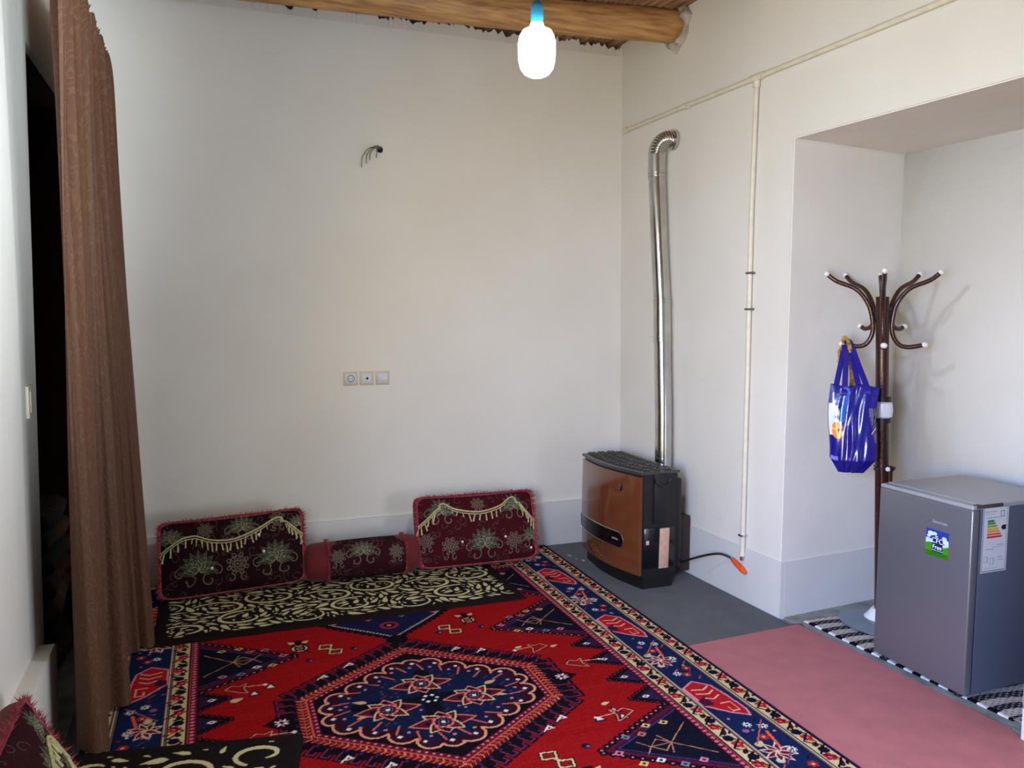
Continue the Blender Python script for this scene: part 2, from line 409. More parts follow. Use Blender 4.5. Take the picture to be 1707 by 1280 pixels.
# roof sticks laid over the logs
sticks_label = 'rough brown roof sticks laid side by side over the round logs'
SK = []; x = -.66
stick_n = 0
while x < 2.86:
    w = random.uniform(.024,.032)
    if x+w > 2.86: break
    path = [(x+w+random.uniform(-.004,.004), y, CEIL+.034+random.uniform(-.006,.006)) for y in np.linspace(5.46,-1.7,9)]
    mb = MB().tube(path, [w*random.uniform(.88,1.05) for _ in path], n=9)
    o = mb.build('roof_stick', 'stick', None, (path[4][0], path[4][1], CEIL)); SK.append(o)
    tag(o, None, 'stick', 'roof sticks laid over the ceiling logs')
    x += 2*w+random.uniform(.001,.010); stick_n += 1
ones = ['','first','second','third','fourth','fifth','sixth','seventh','eighth','ninth','tenth','eleventh','twelfth','thirteenth','fourteenth','fifteenth','sixteenth','seventeenth','eighteenth','nineteenth']
def ordinal(k):
    if k < 20: return ones[k]
    t = ['','','twent','thirt','fort','fift','sixt','sevent'][k//10]
    return t+'ieth' if k % 10 == 0 else t+'y-'+ones[k % 10]
for k, o in enumerate(reversed(SK)): o['label'] = 'brown roof stick over the ceiling logs, %s counting from the right wall' % ordinal(k+1)
# ceiling logs
def log(y_r, y_l, zc, r, label, seed):
    rr = random.Random(seed); P = []; R = []
    for k in range(40):
        t = k/39.; xx = 2.93+(-.74-2.93)*t
        P.append((xx, y_r+(y_l-y_r)*t+.012*math.sin(5*t+seed), zc+.010*math.sin(7*t+seed*2))); R.append(r*(1+.03*math.sin(9*t+seed)+rr.uniform(-.012,.012)))
    mb = MB().tube(P, R, n=28); o = mb.build('ceiling_log', 'log', None, P[20]); return tag(o, label, 'log', 'round logs holding up the ceiling')
log(4.575, 4.93, 3.432, .098, 'thick peeled ceiling log nearest the back wall, above the hanging bulb', 1)
log(3.70, 3.86, 3.418, .098, 'second ceiling log from the back wall, only its underside showing at the top right', 3)
log(2.62, 2.8, 3.425, .095, 'third ceiling log from the back wall, over the middle of the room', 5)
log(1.5, 1.5, 3.425, .095, 'fourth ceiling log from the back wall, over the camera side of the room', 8)
# plaster smeared round the log end
mb = MB(); n = 40; m2 = 10
for i in range(n):
    q = 2*PI*i/n
    for j in range(m2):
        p = 2*PI*j/m2; rad = .116+.026*math.cos(p)*(1+.45*math.sin(3*q)+.35*math.sin(7*q))+.006*math.sin(11*q); xx = xr(4.57)-.004+.030*math.sin(p)*(1+.4*math.sin(5*q)+.3*math.sin(9*q+1))
        zz = 3.432+rad*math.sin(q); mb.v.append((xx, 4.578+rad*math.cos(q), min(zz, 3.525)))
for i in range(n):
    for j in range(m2): mb.f.append((i*m2+j, i*m2+(j+1) % m2, ((i+1) % n)*m2+(j+1) % m2, ((i+1) % n)*m2+j))
struct('trim_1', mb, 'raw')

# =================================================================== FLOOR COVERINGS
def slab(name, poly, z0, z1, m, label, cat, loc=None, bevel=.002):
    mb = MB().prism(poly, lambda a,b,d: (a,b,d), z0, z1)
    return thing(name, mb, m, label, cat, bevel=bevel)
slab('felt_carpet', [(-.55,5.185),(2.79,5.185),(2.865,3.40),(2.935,3.385),(2.9,3.3),(2.17,3.2),(-.55,3.2)], -.012, .0, 'felt_grey',
     'thin dark grey felt carpet under the gas heater in the back corner', 'carpet')
slab('felt_mat', [(.5,3.1),(2.173,3.335),(2.9,3.375),(2.925,3.0),(2.945,2.5),(2.955,2.2),(2.915,2.1),(2.93,.2),(.5,.2)], .0005, .004, 'felt_pink',
     'salmon pink felt mat between the patterned rug and the fridge alcove', 'mat')
slab('concrete_sill', [(2.90,3.49),(3.66,3.545),(3.66,2.09),(2.935,2.12),(2.96,2.5),(2.92,3.2)], -.012, -.001, 'concrete',
     'rough grey concrete floor strip at the edge of the alcove under the striped rug', 'floor strip')

RED=(150,15,18); RED2=(128,16,26); NAVY=(17,16,32); BLUE=(17,28,58); DARK=(18,11,17); CORAL=(200,106,86); CREAM=(208,186,136)
PUR=(66,20,48); MAR=(106,18,32); PINK=(206,120,140); GREY=(120,124,146); WHITE=(226,220,206); YEL=(214,176,104); STONE=(120,105,88)
def paint_rug(HW, HL, res):
    c = CV(-HW, HW, -HL, HL, res, RED)
    X, Y = np.meshgrid(c.X, c.Y, indexing='ij')
    d = np.minimum(HW-np.abs(X), HL-np.abs(Y))
    # field: subtle warp streaks belong to the wool itself
    st = rng.uniform(-5, 5, (1, c.ny, 1)); c.a += st
    fx, fy = HW-.41, HL-.41
    SG = [(1,1),(1,-1),(-1,1),(-1,-1)]
    def P4(f):
        for sx, sy in SG: f(lambda P: [(sx*x, sy*y) for x, y in P], sx, sy)
    # --- side spandrel triangles
    def latch(Pl, wd, col, step, inward=True):
        # small stepped hooks along a polyline
        for (xa, ya), (xb, yb2) in zip(Pl[:-1], Pl[1:]):
            L = math.hypot(xb-xa, yb2-ya); n = max(1, int(L/step)); ux, uy = (xb-xa)/L, (yb2-ya)/L
            for k in range(n):
                t = (k+.5)*L/n; x, y = xa+ux*t, ya+uy*t
                c.disc(x, y, wd, col)
    def tri(cy, tipx, half, base, big, sx, tipy=None):
        tipy = cy if tipy is None else tipy
        T = [(sx*base, cy+half), (sx*tipx, tipy), (sx*base, cy-half)]
        if big:
            c.poly(T, PUR)
            latch(T, .018, DARK, .036); latch(T, .0055, PINK, .036)
            k = .80
            c.poly([(sx*base, cy+half*k), (sx*(base-(base-tipx)*.86), cy+(tipy-cy)*.9), (sx*base, cy-half*k)], NAVY)
            k = .70
            c.line([(sx*base, cy+half*.88), (sx*(base-(base-tipx)*.92), cy+(tipy-cy)*.95), (sx*base, cy-half*.88)], .008, MAR)
            c.line([(sx*base, cy+half*.78), (sx*(base-(base-tipx)*.82), cy+(tipy-cy)*.9), (sx*base, cy-half*.78)], .006, (58,52,110))
            # small squares
            cols = [PINK, YEL, GREY, WHITE, CORAL, GREY, YEL]
            w = base-tipx
            q = 0
            for fx_, n_ in ((.18,1),(.30,2),(.46,2),(.62,3),(.80,3)):
                for k2 in range(n_):
                    yy = cy+(k2-(n_-1)/2.)*half*2*.30*(1.1 if n_ < 3 else .85); xx = tipx+w*fx_+.012*((k2 % 2)*2-1)
                    if n_ == 3 and k2 == 1: continue
                    c.diamond(sx*xx, yy, .023, cols[q % 7], .019); c.diamond(sx*xx, yy, .009, DARK)
                    q += 1
            # branching figure
            for a, b in (((.46,.0),(.66,.0)), ((.46,0),(.38,.16)), ((.46,0),(.38,-.16)), ((.66,0),(.60,.22)), ((.66,0),(.60,-.22)), ((.66,0),(.95,.42)), ((.66,0),(.95,-.42)), ((.46,0),(.56,.15)), ((.56,.15),(.66,0)), ((.46,0),(.56,-.15)), ((.56,-.15),(.66,0))):
                c.line([(sx*(tipx+w*a[0]), cy+half*a[1]), (sx*(tipx+w*b[0]), cy+half*b[1])], .005, (176,124,92))
        else:
            c.poly(T, DARK); latch(T, .013, DARK, .026); latch(T, .004, (120,50,90), .026)
            c.poly([(sx*base, cy+half*.7), (sx*(base-(base-tipx)*.7), cy+(tipy-cy)*.7), (sx*base, cy-half*.7)], (44,26,60))
            c.diamond(sx*(base-.055), cy, .02, WHITE, .014); c.diamond(sx*(base-.055), cy, .008, RED)
    for sx in (1, -1):
        for sy in (1, -1):
            tri(sy*.66, .485, .285, fx, True, sx, sy*.63)
            tri(sy*.295, .79, .085, fx, False, sx); tri(sy*.10, .785, .085, fx, False, sx)
            tri(sy*1.30, .55, .30, fx, True, sx, sy*1.33)
    # --- central hexagon: dark hooked surround
    def hexa(a, b, h): return [(a, b), (0, h), (-a, b), (-a, -b), (0, -h), (a, -b)]
    hooks = hexa(.590, .205, .640)
    c.poly(hooks, DARK)
    hp = hooks+[hooks[0]]
    for (xa, ya), (xb, yb2) in zip(hp[:-1], hp[1:]):
        L = math.hypot(xb-xa, yb2-ya); n = max(1, int(round(L/.062))); ux, uy = (xb-xa)/L, (yb2-ya)/L
        nx, ny = uy, -ux
        if nx*(xa+xb)+ny*(ya+yb2) < 0: nx, ny = -nx, -ny
        for k in range(n):
            t = (k+.5)*L/n; x, y = xa+ux*t, ya+uy*t
            Q = [(x-ux*.026-nx*.02, y-uy*.026-ny*.02), (x-ux*.026+nx*.042, y-uy*.026+ny*.042), (x+ux*.026+nx*.042, y+uy*.026+ny*.042), (x+ux*.026-nx*.02, y+uy*.026-ny*.02)]
            c.poly(Q, DARK)
            c.line([(x-ux*.016-nx*.03, y-uy*.016-ny*.03), (x-ux*.016+nx*.028, y-uy*.016+ny*.028), (x+ux*.014+nx*.028, y+uy*.014+ny*.028), (x+ux*.014+nx*.008, y+uy*.014+ny*.008)], .0085, (112,34,70))
            c.line([(x-ux*.004-nx*.06, y-uy*.004-ny*.06), (x-ux*.004-nx*.035, y-uy*.004-ny*.035)], .010, (60,34,90))
    # little white birds in the surround
    for (x, y) in ((.36,.40),(.25,.46),(-.27,.45),(-.40,.36),(.46,-.34),(.38,-.40),(-.40,-.35),(-.26,-.45)):
        c.poly([(x-.022,y-.014),(x+.022,y-.008),(x+.002,y+.022)], WHITE); c.poly([(x-.008,y-.008),(x+.009,y-.006),(x+.001,y+.008)], RED)
        c.line([(x-.03,y-.024),(x-.01,y+.002)], .006, WHITE)
    # side pendants with white star
    for sx in (1, -1):
        c.poly([(sx*.56,.07),(sx*.63,.045),(sx*.685,0),(sx*.63,-.045),(sx*.56,-.07)], DARK)
        for k in range(8):
            q = PI*k/4+.2; c.poly(c.leafpts(sx*.61+.008*math.cos(q), .008*math.sin(q), .027, .012, q), WHITE if k % 2 else PINK)
    # chevron band
    c.poly(hexa(.545,.175,.575), (84,14,24)); c.poly(hexa(.538,.172,.567), (104,20,26))
    H = hexa(.522,.165,.548)+[hexa(.522,.165,.548)[0]]
    for (xa, ya), (xb, yb2) in zip(H[:-1], H[1:]):
        L = math.hypot(xb-xa, yb2-ya); n = max(1, int(round(L/.026))); ux, uy = (xb-xa)/L, (yb2-ya)/L; nx, ny = uy, -ux
        for k in range(n):
            t = k*L/n; x, y = xa+ux*t, ya+uy*t
            c.line([(x+nx*.019, y+ny*.019), (x+ux*.013, y+uy*.013), (x-nx*.019, y-ny*.019)], .0058, (206,92,70) if k % 3 else (226,132,92)); c.line([(x, y), (x+ux*.02, y+uy*.02)], .004, (190,70,56))
    c.line(hexa(.500,.155,.522), .007, (200,84,68), closed=True)
    c.poly(hexa(.492,.152,.515), MAR)
    H2 = hexa(.480,.148,.498)+[hexa(.480,.148,.498)[0]]
    for (xa, ya), (xb, yb2) in zip(H2[:-1], H2[1:]):
        L = math.hypot(xb-xa, yb2-ya); n = max(1, int(round(L/.03)))
        for k in range(n): c.disc(xa+(xb-xa)*k/n, ya+(yb2-ya)*k/n, .0062, PINK)
    c.poly(hexa(.470,.143,.484), (14,10,20))
    # scalloped navy field
    base = hexa(.438,.125,.42); base = [(.44,.10),(.02,.42),(-.02,.42),(-.44,.10),(-.44,-.10),(-.02,-.42),(.02,-.42),(.44,-.10)]
    sc = []
    def scal(xa, ya, xb, yb2, n, bul):
        for k in range(n):
            for j in range(9):
                t = (k+j/9.)/n; u = j/9.; bb = bul*math.sin(PI*u)**.6-.018
                x, y = xa+(xb-xa)*t, ya+(yb2-ya)*t; L = math.hypot(xb-xa, yb2-ya); nx, ny = (yb2-ya)/L, -(xb-xa)/L
                if nx*(xa+xb)+ny*(ya+yb2) < 0: nx, ny = -nx, -ny
                sc.append((x+nx*bb, y+ny*bb))
    scal(.43,.10,.045,.39,4,.052); scal(.045,.39,-.045,.39,1,.03); scal(-.045,.39,-.43,.10,4,.052); scal(-.43,.10,-.43,-.10,2,.045)
    scal(-.43,-.10,-.045,-.39,4,.052); scal(-.045,-.39,.045,-.39,1,.03); scal(.045,-.39,.43,-.10,4,.052); scal(.43,-.10,.43,.10,2,.045)
    c.poly(sc, BLUE)
    for i in range(0, len(sc)):
        pass
    sc2 = [(x*.93, y*.93) for x, y in sc]
    c.line(sc2, .034, (48,14,28), closed=True)
    c.line(sc, .0115, (222,146,110), closed=True)
    # marks in each scallop: white dots and coral stalks
    for i in range(4, len(sc), 9):
        x, y = sc[i]; r = math.hypot(x, y); ux, uy = x/r, y/r
        c.disc(x-ux*.045, y-uy*.045, .022, (58,14,34)); c.diamond(x-ux*.045, y-uy*.045, .012, WHITE)
        c.line([(x-ux*.055+uy*.02, y-uy*.055-ux*.02), (x-ux*.12+uy*.035, y-uy*.12-ux*.035)], .009, (206,92,80))
        c.disc(x-ux*.085-uy*.02, y-uy*.085+ux*.02, .008, PINK)
    # dark diagonal cross
    for a in (.55, -.55+PI/2+.55-.0):
        pass
    c.line([(-.30,.015),(.30,-.015)], .07, (12,14,26)); c.line([(-.02,-.25),(.02,.25)], .07, (12,14,26)); c.line([(-.25,.22),(-.1,.10)], .02, BLUE)
    for sx, sy in SG: c.poly(c.leafpts(sx*.26, sy*.05, .07, .028, math.atan2(sy*.4, sx)), (210,160,120))
    for k in range(6):
        q = 2*PI*k/6; c.diamond(.03*math.cos(q), .03*math.sin(q), .010, WHITE)
    # four rosettes
    def ros(x0, y0):
        for k in range(8):
            q = 2*PI*k/8; ln = .138 if k % 4 == 0 else (.088 if k % 4 == 2 else .098)
            P = c.leafpts(x0, y0, ln, .078 if k % 2 == 0 else .062, q)
            c.poly(P, (86,18,32) if k % 2 == 0 else (36,22,30)); c.line(P, .0075, (216,120,104) if k % 2 == 0 else CREAM, closed=True)
            c.disc(x0+.062*math.cos(q), y0+.062*math.sin(q), .014, (18,12,40) if k % 2 == 0 else MAR)
        c.disc(x0, y0, .046, (196,92,84)); c.disc(x0, y0, .036, (80,18,46)); c.disc(x0, y0, .026, (12,12,30))
        for k in range(12): q = 2*PI*k/12; c.disc(x0+.020*math.cos(q), y0+.020*math.sin(q), .003, GREY)
        c.disc(x0, y0, .010, WHITE)
        for k in range(10): q = 2*PI*k/10; c.disc(x0+.039*math.cos(q), y0+.039*math.sin(q), .005, (230,150,140))
    ros(-.19,-.04); ros(.185,-.035); ros(-.005,.145); ros(.0,-.21)
    # --- next hooked medallions toward the rug ends
    for sy in (1, -1):
        P = [(0,.70),(.26,.93),(.42,1.12),(.26,1.32),(0,1.50),(-.26,1.32),(-.42,1.12),(-.26,.93)]
        P = [(x, sy*y) for x, y in P]
        c.poly([(x*1.1, sy*(1.10+(sy*y-1.10)*1.08)) for x, y in P], DARK)
        latch([(x*1.1, sy*(1.10+(sy*y-1.10)*1.08)) for x, y in P+[P[0]]], .02, DARK, .04)
        c.poly(P, (26,24,60)); latch(P+[P[0]], .0075, (176,160,150), .019)
        for k in range(7): c.diamond((k-3)*.09, sy*(.98+.03*(k % 2)), .028, [PINK,BLUE,CORAL,RED,GREY,YEL,PINK][k]); c.diamond((k-3)*.09, sy*(.98+.03*(k % 2)), .010, DARK)
        c.disc(0, sy*.86, .05, (130,40,60)); c.disc(0, sy*.86, .028, DARK); c.disc(0, sy*.86, .014, CORAL)
        c.disc(0, sy*.665, .055, DARK)
    # --- loose motifs on the red field
    def spider(x, y, s=1.):
        c.disc(x, y, .045*s, DARK); c.disc(x, y, .037*s, CREAM); c.disc(x, y, .028*s, DARK); c.disc(x, y, .016*s, CORAL); c.disc(x, y, .008*s, DARK)
        for a in (.9, 2.24, -.9, -2.24): c.line([(x+.03*s*math.cos(a), y+.03*s*math.sin(a)), (x+.06*s*math.cos(a), y+.07*s*math.sin(a))], .011, DARK)
        c.poly([(x-.05,y+.09),(x-.01,y+.075),(x-.04,y+.055)], CREAM); c.poly([(x+.05,y+.09),(x+.01,y+.075),(x+.04,y+.055)], CREAM)
        c.poly([(x-.012,y+.04),(x+.012,y+.04),(x+.02,y+.10),(x-.02,y+.10)], DARK)
    def box2(x, y):
        for dx, dy in ((-.02,.035),(.02,-.035)):
            Q = [(x+dx-.032,y+dy-.018),(x+dx+.022,y+dy-.026),(x+dx+.032,y+dy+.018),(x+dx-.022,y+dy+.026)]
            c.line(Q, .018, DARK, closed=True); c.line(Q, .008, CREAM, closed=True)
        c.line([(x-.015,y+.015),(x+.015,y-.015)], .008, CREAM)
    def tri3(x, y):
        c.poly([(x-.028,y-.02),(x+.028,y-.02),(x,y+.032)], DARK); c.poly([(x-.016,y-.013),(x+.016,y-.013),(x,y+.02)], WHITE)
    def beast(x, y, sx=1):
        Q = [(x-.06*sx,y+.01),(x-.03*sx,y+.045),(x+.0*sx,y+.03),(x+.03*sx,y+.05),(x+.02*sx,y+.0),(x+.035*sx,y-.045),(x+.0*sx,y-.03),(x-.02*sx,y-.015)]
        c.line(Q, .016, DARK, closed=True); c.line(Q, .007, (220,120,100), closed=True)
        c.line([(x+.02*sx,y+.02),(x+.11*sx,y+.01)], .007, (220,140,120)); c.diamond(x+.11*sx, y+.01, .012, WHITE)
    spider(-.47,.715); spider(.41,.79,.9); spider(-.43,-.74); spider(.40,-.80)
    box2(-.33,.655); box2(.285,.70); box2(-.30,-.70); box2(.32,-.62)
    for x, y in ((-.22,.63),(-.44,.56),(.22,.68),(.45,.68),(.46,-.57),(-.5,-.57)): c.disc(x, y, .018, (18,18,44)); c.disc(x+.006, y-.004, .007, GREY)
    for x, y in ((-.63,.345),(-.70,.30),(.60,-.40),(.70,-.42),(.69,-.36)): tri3(x, y)
    c.poly(c.leafpts(-.80,.25,.06,.036,.4), CREAM); beast(.74,.10); beast(.70,-.40,-1); beast(-.68,-.10); beast(-.76,.36); beast(.62,.33,-1)
    for x, y in ((.66,-.30),(.69,.32),(.52,.36)): c.poly(c.leafpts(x, y, .045, .022, .3), CREAM)
    # ---------------- borders, overpainted by distance bands
    A = c.a
    def band(d0, d1, col): A[(d >= d0) & (d < d1)] = col
    band(-1, .020, (40,18,58)); band(.020, .088, CREAM); band(.088, .106, STONE); band(.106, .282, (20,34,72)); band(.282, .300, STONE); band(.300, .368, CREAM); band(.368, .412, MAR)
    for d0, col in ((.018,DARK),(.086,DARK),(.0935,(220,200,180)),(.1005,(110,40,70)),(.107,DARK),(.280,DARK),(.2865,(220,200,180)),(.2935,(110,40,70)),(.300,DARK),(.367,DARK),(.375,(150,70,80)),(.408,DARK)):
        band(d0, d0+.0042, col)
    def along(side, t, dd):   # side 0 +x,1 -x,2 +y,3 -y
        return [(HW-dd, t), (-HW+dd, t), (t, HL-dd), (t, -HL+dd)][side]
    for side in range(4):
        Lh = (HL if side < 2 else HW)
        t = -Lh+.39
        while t < Lh-.39:                    # dots in the inner stripe
            c.disc(*along(side, t, .392), .0085, (206,110,130)); t += .027
        for dc, off in ((.054, 0), (.334, .05)):
            t = -Lh+.03+off; k = 0; e = .3 if dc > .3 else .0
            zz = []
            while t < Lh-.03-e:
                if abs(t) < Lh-.02-e:
                    x, y = along(side, t, dc+(.006 if k % 2 else -.006))
                    if k % 3 == 0:
                        for q in range(5): c.disc(x+.016*math.cos(q*1.257), y+.016*math.sin(q*1.257), .011, (176,30,36))
                        c.disc(x, y, .007, PINK)
                    elif k % 3 == 1:
                        c.disc(x, y, .022, (18,16,44)); x2, y2 = along(side, t+.028, dc-.018); c.poly(c.leafpts(x2, y2, .03, .012, 1.+k), DARK)
                    else:
                        c.poly(c.leafpts(*along(side, t-.02, dc+.012), .046, .024, .8+side), (52,20,36)); c.poly(c.leafpts(*along(side, t+.01, dc-.02), .036, .016, 2.2+side), (120,26,36)); c.diamond(*along(side, t+.02, dc-.014), .011, (190,110,60))
                zz.append(along(side, t+.026, dc+(.026 if k % 2 else -.026)))
                t += .047; k += 1
            c.line(zz, .0085, DARK)
        # main border
        cs = {0: [-1.26,-.41,.44,1.29], 1: [-1.14,-.29,.56,1.41], 2: [-.85,0,.85], 3: [-.85,0,.85]}[side]
        def B(t, w):        # t along, w across from -1 (outer) to 1 (inner)
            return along(side, t, .194+w*.084)
        for tc in cs:
            Q = [B(tc+.12,1),B(tc+.165,.15),B(tc+.11,-.55),B(tc+.02,-.7),B(tc-.12,-.8),B(tc-.175,-.6),B(tc-.13,.1),B(tc-.045,1)]
            c.poly(Q, (178,26,36)); c.line(Q, .009, (222,140,150), closed=True); 
            c.poly([B(tc+.0,1),B(tc+.03,.45),B(tc-.05,.4),B(tc-.05,1)], PUR)
            for dt in (.075, .035, -.01): c.line([B(tc+dt+.02,.7-.2*(dt < 0)),B(tc+dt+.005,.1),B(tc+dt+.03,-.35)], .008, (226,186,150))
            c.line([B(tc-.05,.1),B(tc-.05,-.45),B(tc-.12,-.45),B(tc-.12,-.05),B(tc-.085,-.05)], .008, (226,170,140))
            # bushes between
            m_ = tc+.425
            if m_ < Lh-.2:
                for (dt, w, kind) in ((-.17,.35,'s'),(-.13,-.5,'r'),(-.02,-.45,'s'),(-.07,.6,'l'),(-.19,-.1,'r'),(.05,.65,'l'),(.09,.1,'r'),(.16,-.5,'s'),(.15,.55,'p'),(-.02,.3,'f'),(.19,.15,'s')):
                    x, y = B(m_+dt, w)
                    if kind == 's':
                        for q in range(8): c.poly(c.leafpts(x, y, .024, .009, q*PI/4), WHITE)
                        c.disc(x, y, .006, DARK)
                    elif kind == 'r':
                        for q in range(6): c.disc(x+.014*math.cos(q*1.05), y+.014*math.sin(q*1.05), .008, (168,40,50))
                        c.disc(x, y, .007, YEL)
                    elif kind == 'l': c.poly(c.leafpts(x-.02, y-.015, .055, .034, .7+side), CREAM)
                    elif kind == 'f':
                        for q in range(8): P = c.leafpts(x, y, .07, .028, q*PI/4+.3); c.poly(P, MAR); c.line(P, .006, (220,190,170), closed=True)
                    else: c.disc(x, y, .014, (150,90,140))
                c.line([B(m_+.02,-.1), B(m_+.12,-.35)], .013, (226,96,60)); c.line([B(m_-.10,.55), B(m_-.02,-.4)], .006, (120,60,110))
                c.line([B(m_+.05,.8), B(m_+.2,-.75)], .006, (190,90,90))
    # wool speckle (individual knots)
    rr_ = random.Random(5)
    for side in range(4):
        Lh = (HL if side < 2 else HW)
        for k in range(int(Lh*110)):
            t = rr_.uniform(-Lh+.3, Lh-.3); dd = rr_.uniform(.122,.266); x, y = along(side, t, dd)
            q_ = c.win(x-.012, x+.012, y-.012, y+.012)
            if q_ is None or np.abs(c.a[q_[0]]-np.array((20,34,72))).max() > 14: continue
            kk = rr_.random()
            if kk < .4: c.poly(c.leafpts(x, y, rr_.uniform(.02,.035), .012, rr_.uniform(0,6)), rr_.choice([CREAM,(130,90,120),(150,60,60),WHITE]))
            elif kk < .7: c.disc(x, y, .007, rr_.choice([(150,34,42),PINK,(110,120,160)]))
            else: c.line([(x-.012,y-.01),(x+.010,y+.012)], .006, rr_.choice([(96,60,120),(190,80,60),DARK]))
    for k in range(420):
        x, y = rr_.uniform(-.42,.42), rr_.uniform(-.40,.40); q_ = c.win(x-.012, x+.012, y-.012, y+.012)
        if np.abs(c.a[q_[0]]-np.array(BLUE)).max() > 14: continue
        if rr_.random() < .5: c.line([(x-.01,y-.008),(x+.012,y+.01)], .006, rr_.choice([(120,40,60),(60,30,70),DARK]))
        else: c.disc(x, y, .007, rr_.choice([(120,30,50),PINK,(50,60,110)]))
    A += rng.normal(0, 5, A.shape[:2]+(1,)); np.clip(A, 6, 250, out=A)
    return c
RES = .0042
HW, HL = 1.338, 1.965
cv = paint_rug(HW, HL, RES)
X, Y = np.meshgrid(cv.X, cv.Y, indexing='ij')
rot = -.008; cx, cy = .852, 3.232
gx = cx+X*math.cos(rot)-Y*math.sin(rot); gy = cy+X*math.sin(rot)+Y*math.cos(rot)
e = np.minimum(HW-np.abs(X), HL-np.abs(Y))
gz = .011-.006*np.exp(-np.clip(e,0,1)/.004)+.0006*np.sin(X*31+Y*7)+rng.normal(0,.0002,X.shape)
me = grid_mesh('patterned_rug', np.stack([gx,gy,gz],-1).reshape(-1,3), cv.nx, cv.ny, cv.linear())
rug = link('patterned_rug', me, 'pile', None, (cx,cy,.0))
tag(rug, 'large red woollen rug with a navy hexagon medallion and blue flowered border', 'rug')
# rug body under the pile
mb = MB().prism([(cx+a*math.cos(rot)-b*math.sin(rot), cy+a*math.sin(rot)+b*math.cos(rot)) for a, b in ((-HW,-HL),(HW,-HL),(HW,HL),(-HW,HL))], lambda a,b,d: (a,b,d), .0042, .0055)
mb.build('rug_backing', mat('rug_back', (60,24,40), .95), rug)

# ---------------- dark throw mats with cream leaf scrolls
def paint_scroll(w, h, res, bd, centers, scale=1., seed=3, gap=.0078, dens=3600):
    r = random.Random(seed); c = CV(0, w, 0, h, res, (26,16,15))
    occ = np.zeros((c.nx, c.ny), bool); CR = (206,194,146)
    def okput(P, force=False, grow=gap):
        xs = [p[0] for p in P]; ys = [p[1] for p in P]
        if not force and (min(xs) < bd or max(xs) > w-bd or min(ys) < bd or max(ys) > h-bd): return False
        q = c.win(min(xs), max(xs), min(ys), max(ys))
        if not q: return False
        m = c.pmask(P, q[1], q[2])
        if not force and (occ[q[0]] & m).any(): return False
        c.a[q[0]][m] = CR
        g = grow; q2 = c.win(min(xs)-g, max(xs)+g, min(ys)-g, max(ys)+g)
        mm = np.zeros(q2[1].shape, bool)
        P2 = list(P)+[P[0]]
        for (xa, ya), (xb, yb2) in zip(P2[:-1], P2[1:]):
            dx, dy = xb-xa, yb2-ya; t = np.clip(((q2[1]-xa)*dx+(q2[2]-ya)*dy)/(dx*dx+dy*dy+1e-12), 0, 1)
            mm |= (q2[1]-xa-t*dx)**2+(q2[2]-ya-t*dy)**2 < g*g
        mm |= c.pmask(P, q2[1], q2[2]); occ[q2[0]] |= mm
        return True
    def arc(P, w0, grow):
        # tapered stroke polygon
        n = len(P); Lf = []; Rt = []
        for i in range(n):
            a = P[max(0,i-1)]; b = P[min(n-1,i+1)]; dx, dy = b[0]-a[0], b[1]-a[1]; l = math.hypot(dx,dy)+1e-9
            t = i/(n-1.); ww = w0/2*(math.sin(PI*min(1,t*.9+.1))**.5+.15)
            Lf.append((P[i][0]-dy/l*ww, P[i][1]+dx/l*ww)); Rt.append((P[i][0]+dy/l*ww, P[i][1]-dx/l*ww))
        return Lf+Rt[::-1]
    for (x0, y0, R, hand, a0) in centers:
        P = []
        for k in range(34):
            t = k/33.; q = a0+hand*t*PI*1.75; rr = R*(1-.62*t)
            P.append((x0+rr*math.cos(q)*1.15, y0+rr*math.sin(q)*.8))
        P = [p for p in P if bd < p[0] < w-bd and bd < p[1] < h-bd]
        if len(P) > 8: okput(arc(P, .019*scale, gap), False)
        P = []
        for k in range(24):
            t = k/23.; q = a0+PI*.9+hand*t*PI*1.2; rr = R*(.78-.45*t)
            P.append((x0+rr*math.cos(q)*1.15, y0+rr*math.sin(q)*.8))
        P = [p for p in P if bd < p[0] < w-bd and bd < p[1] < h-bd]
        if len(P) > 8: okput(arc(P, .013*scale, gap), False)
        okput(c.leafpts(x0, y0, .07*scale, .032*scale, a0), False)
    for it in range(dens):
        x = r.uniform(bd, w-bd); y = r.uniform(bd, h-bd)
        b = min(centers, key=lambda q: ((x-q[0])/1.2)**2+((y-q[1])/.85)**2)
        q = math.atan2((y-b[1])/.85, (x-b[0])/1.2)
        ang = q+b[3]*(PI/2-.45+r.uniform(-.15,.15)); ang = math.atan2(math.sin(ang)*.8, math.cos(ang)*1.1)
        big = it < dens*.35
        Lf = (r.uniform(.065,.105) if big else r.uniform(.024,.055))*scale; wd = Lf*r.uniform(.30,.40)
        okput(c.leafpts(x, y, Lf, wd, ang, b[3]*r.uniform(.1,.35)))
    c.a += rng.normal(0, 4, c.a.shape[:2]+(1,)); np.clip(c.a, 5, 250, out=c.a)
    return c
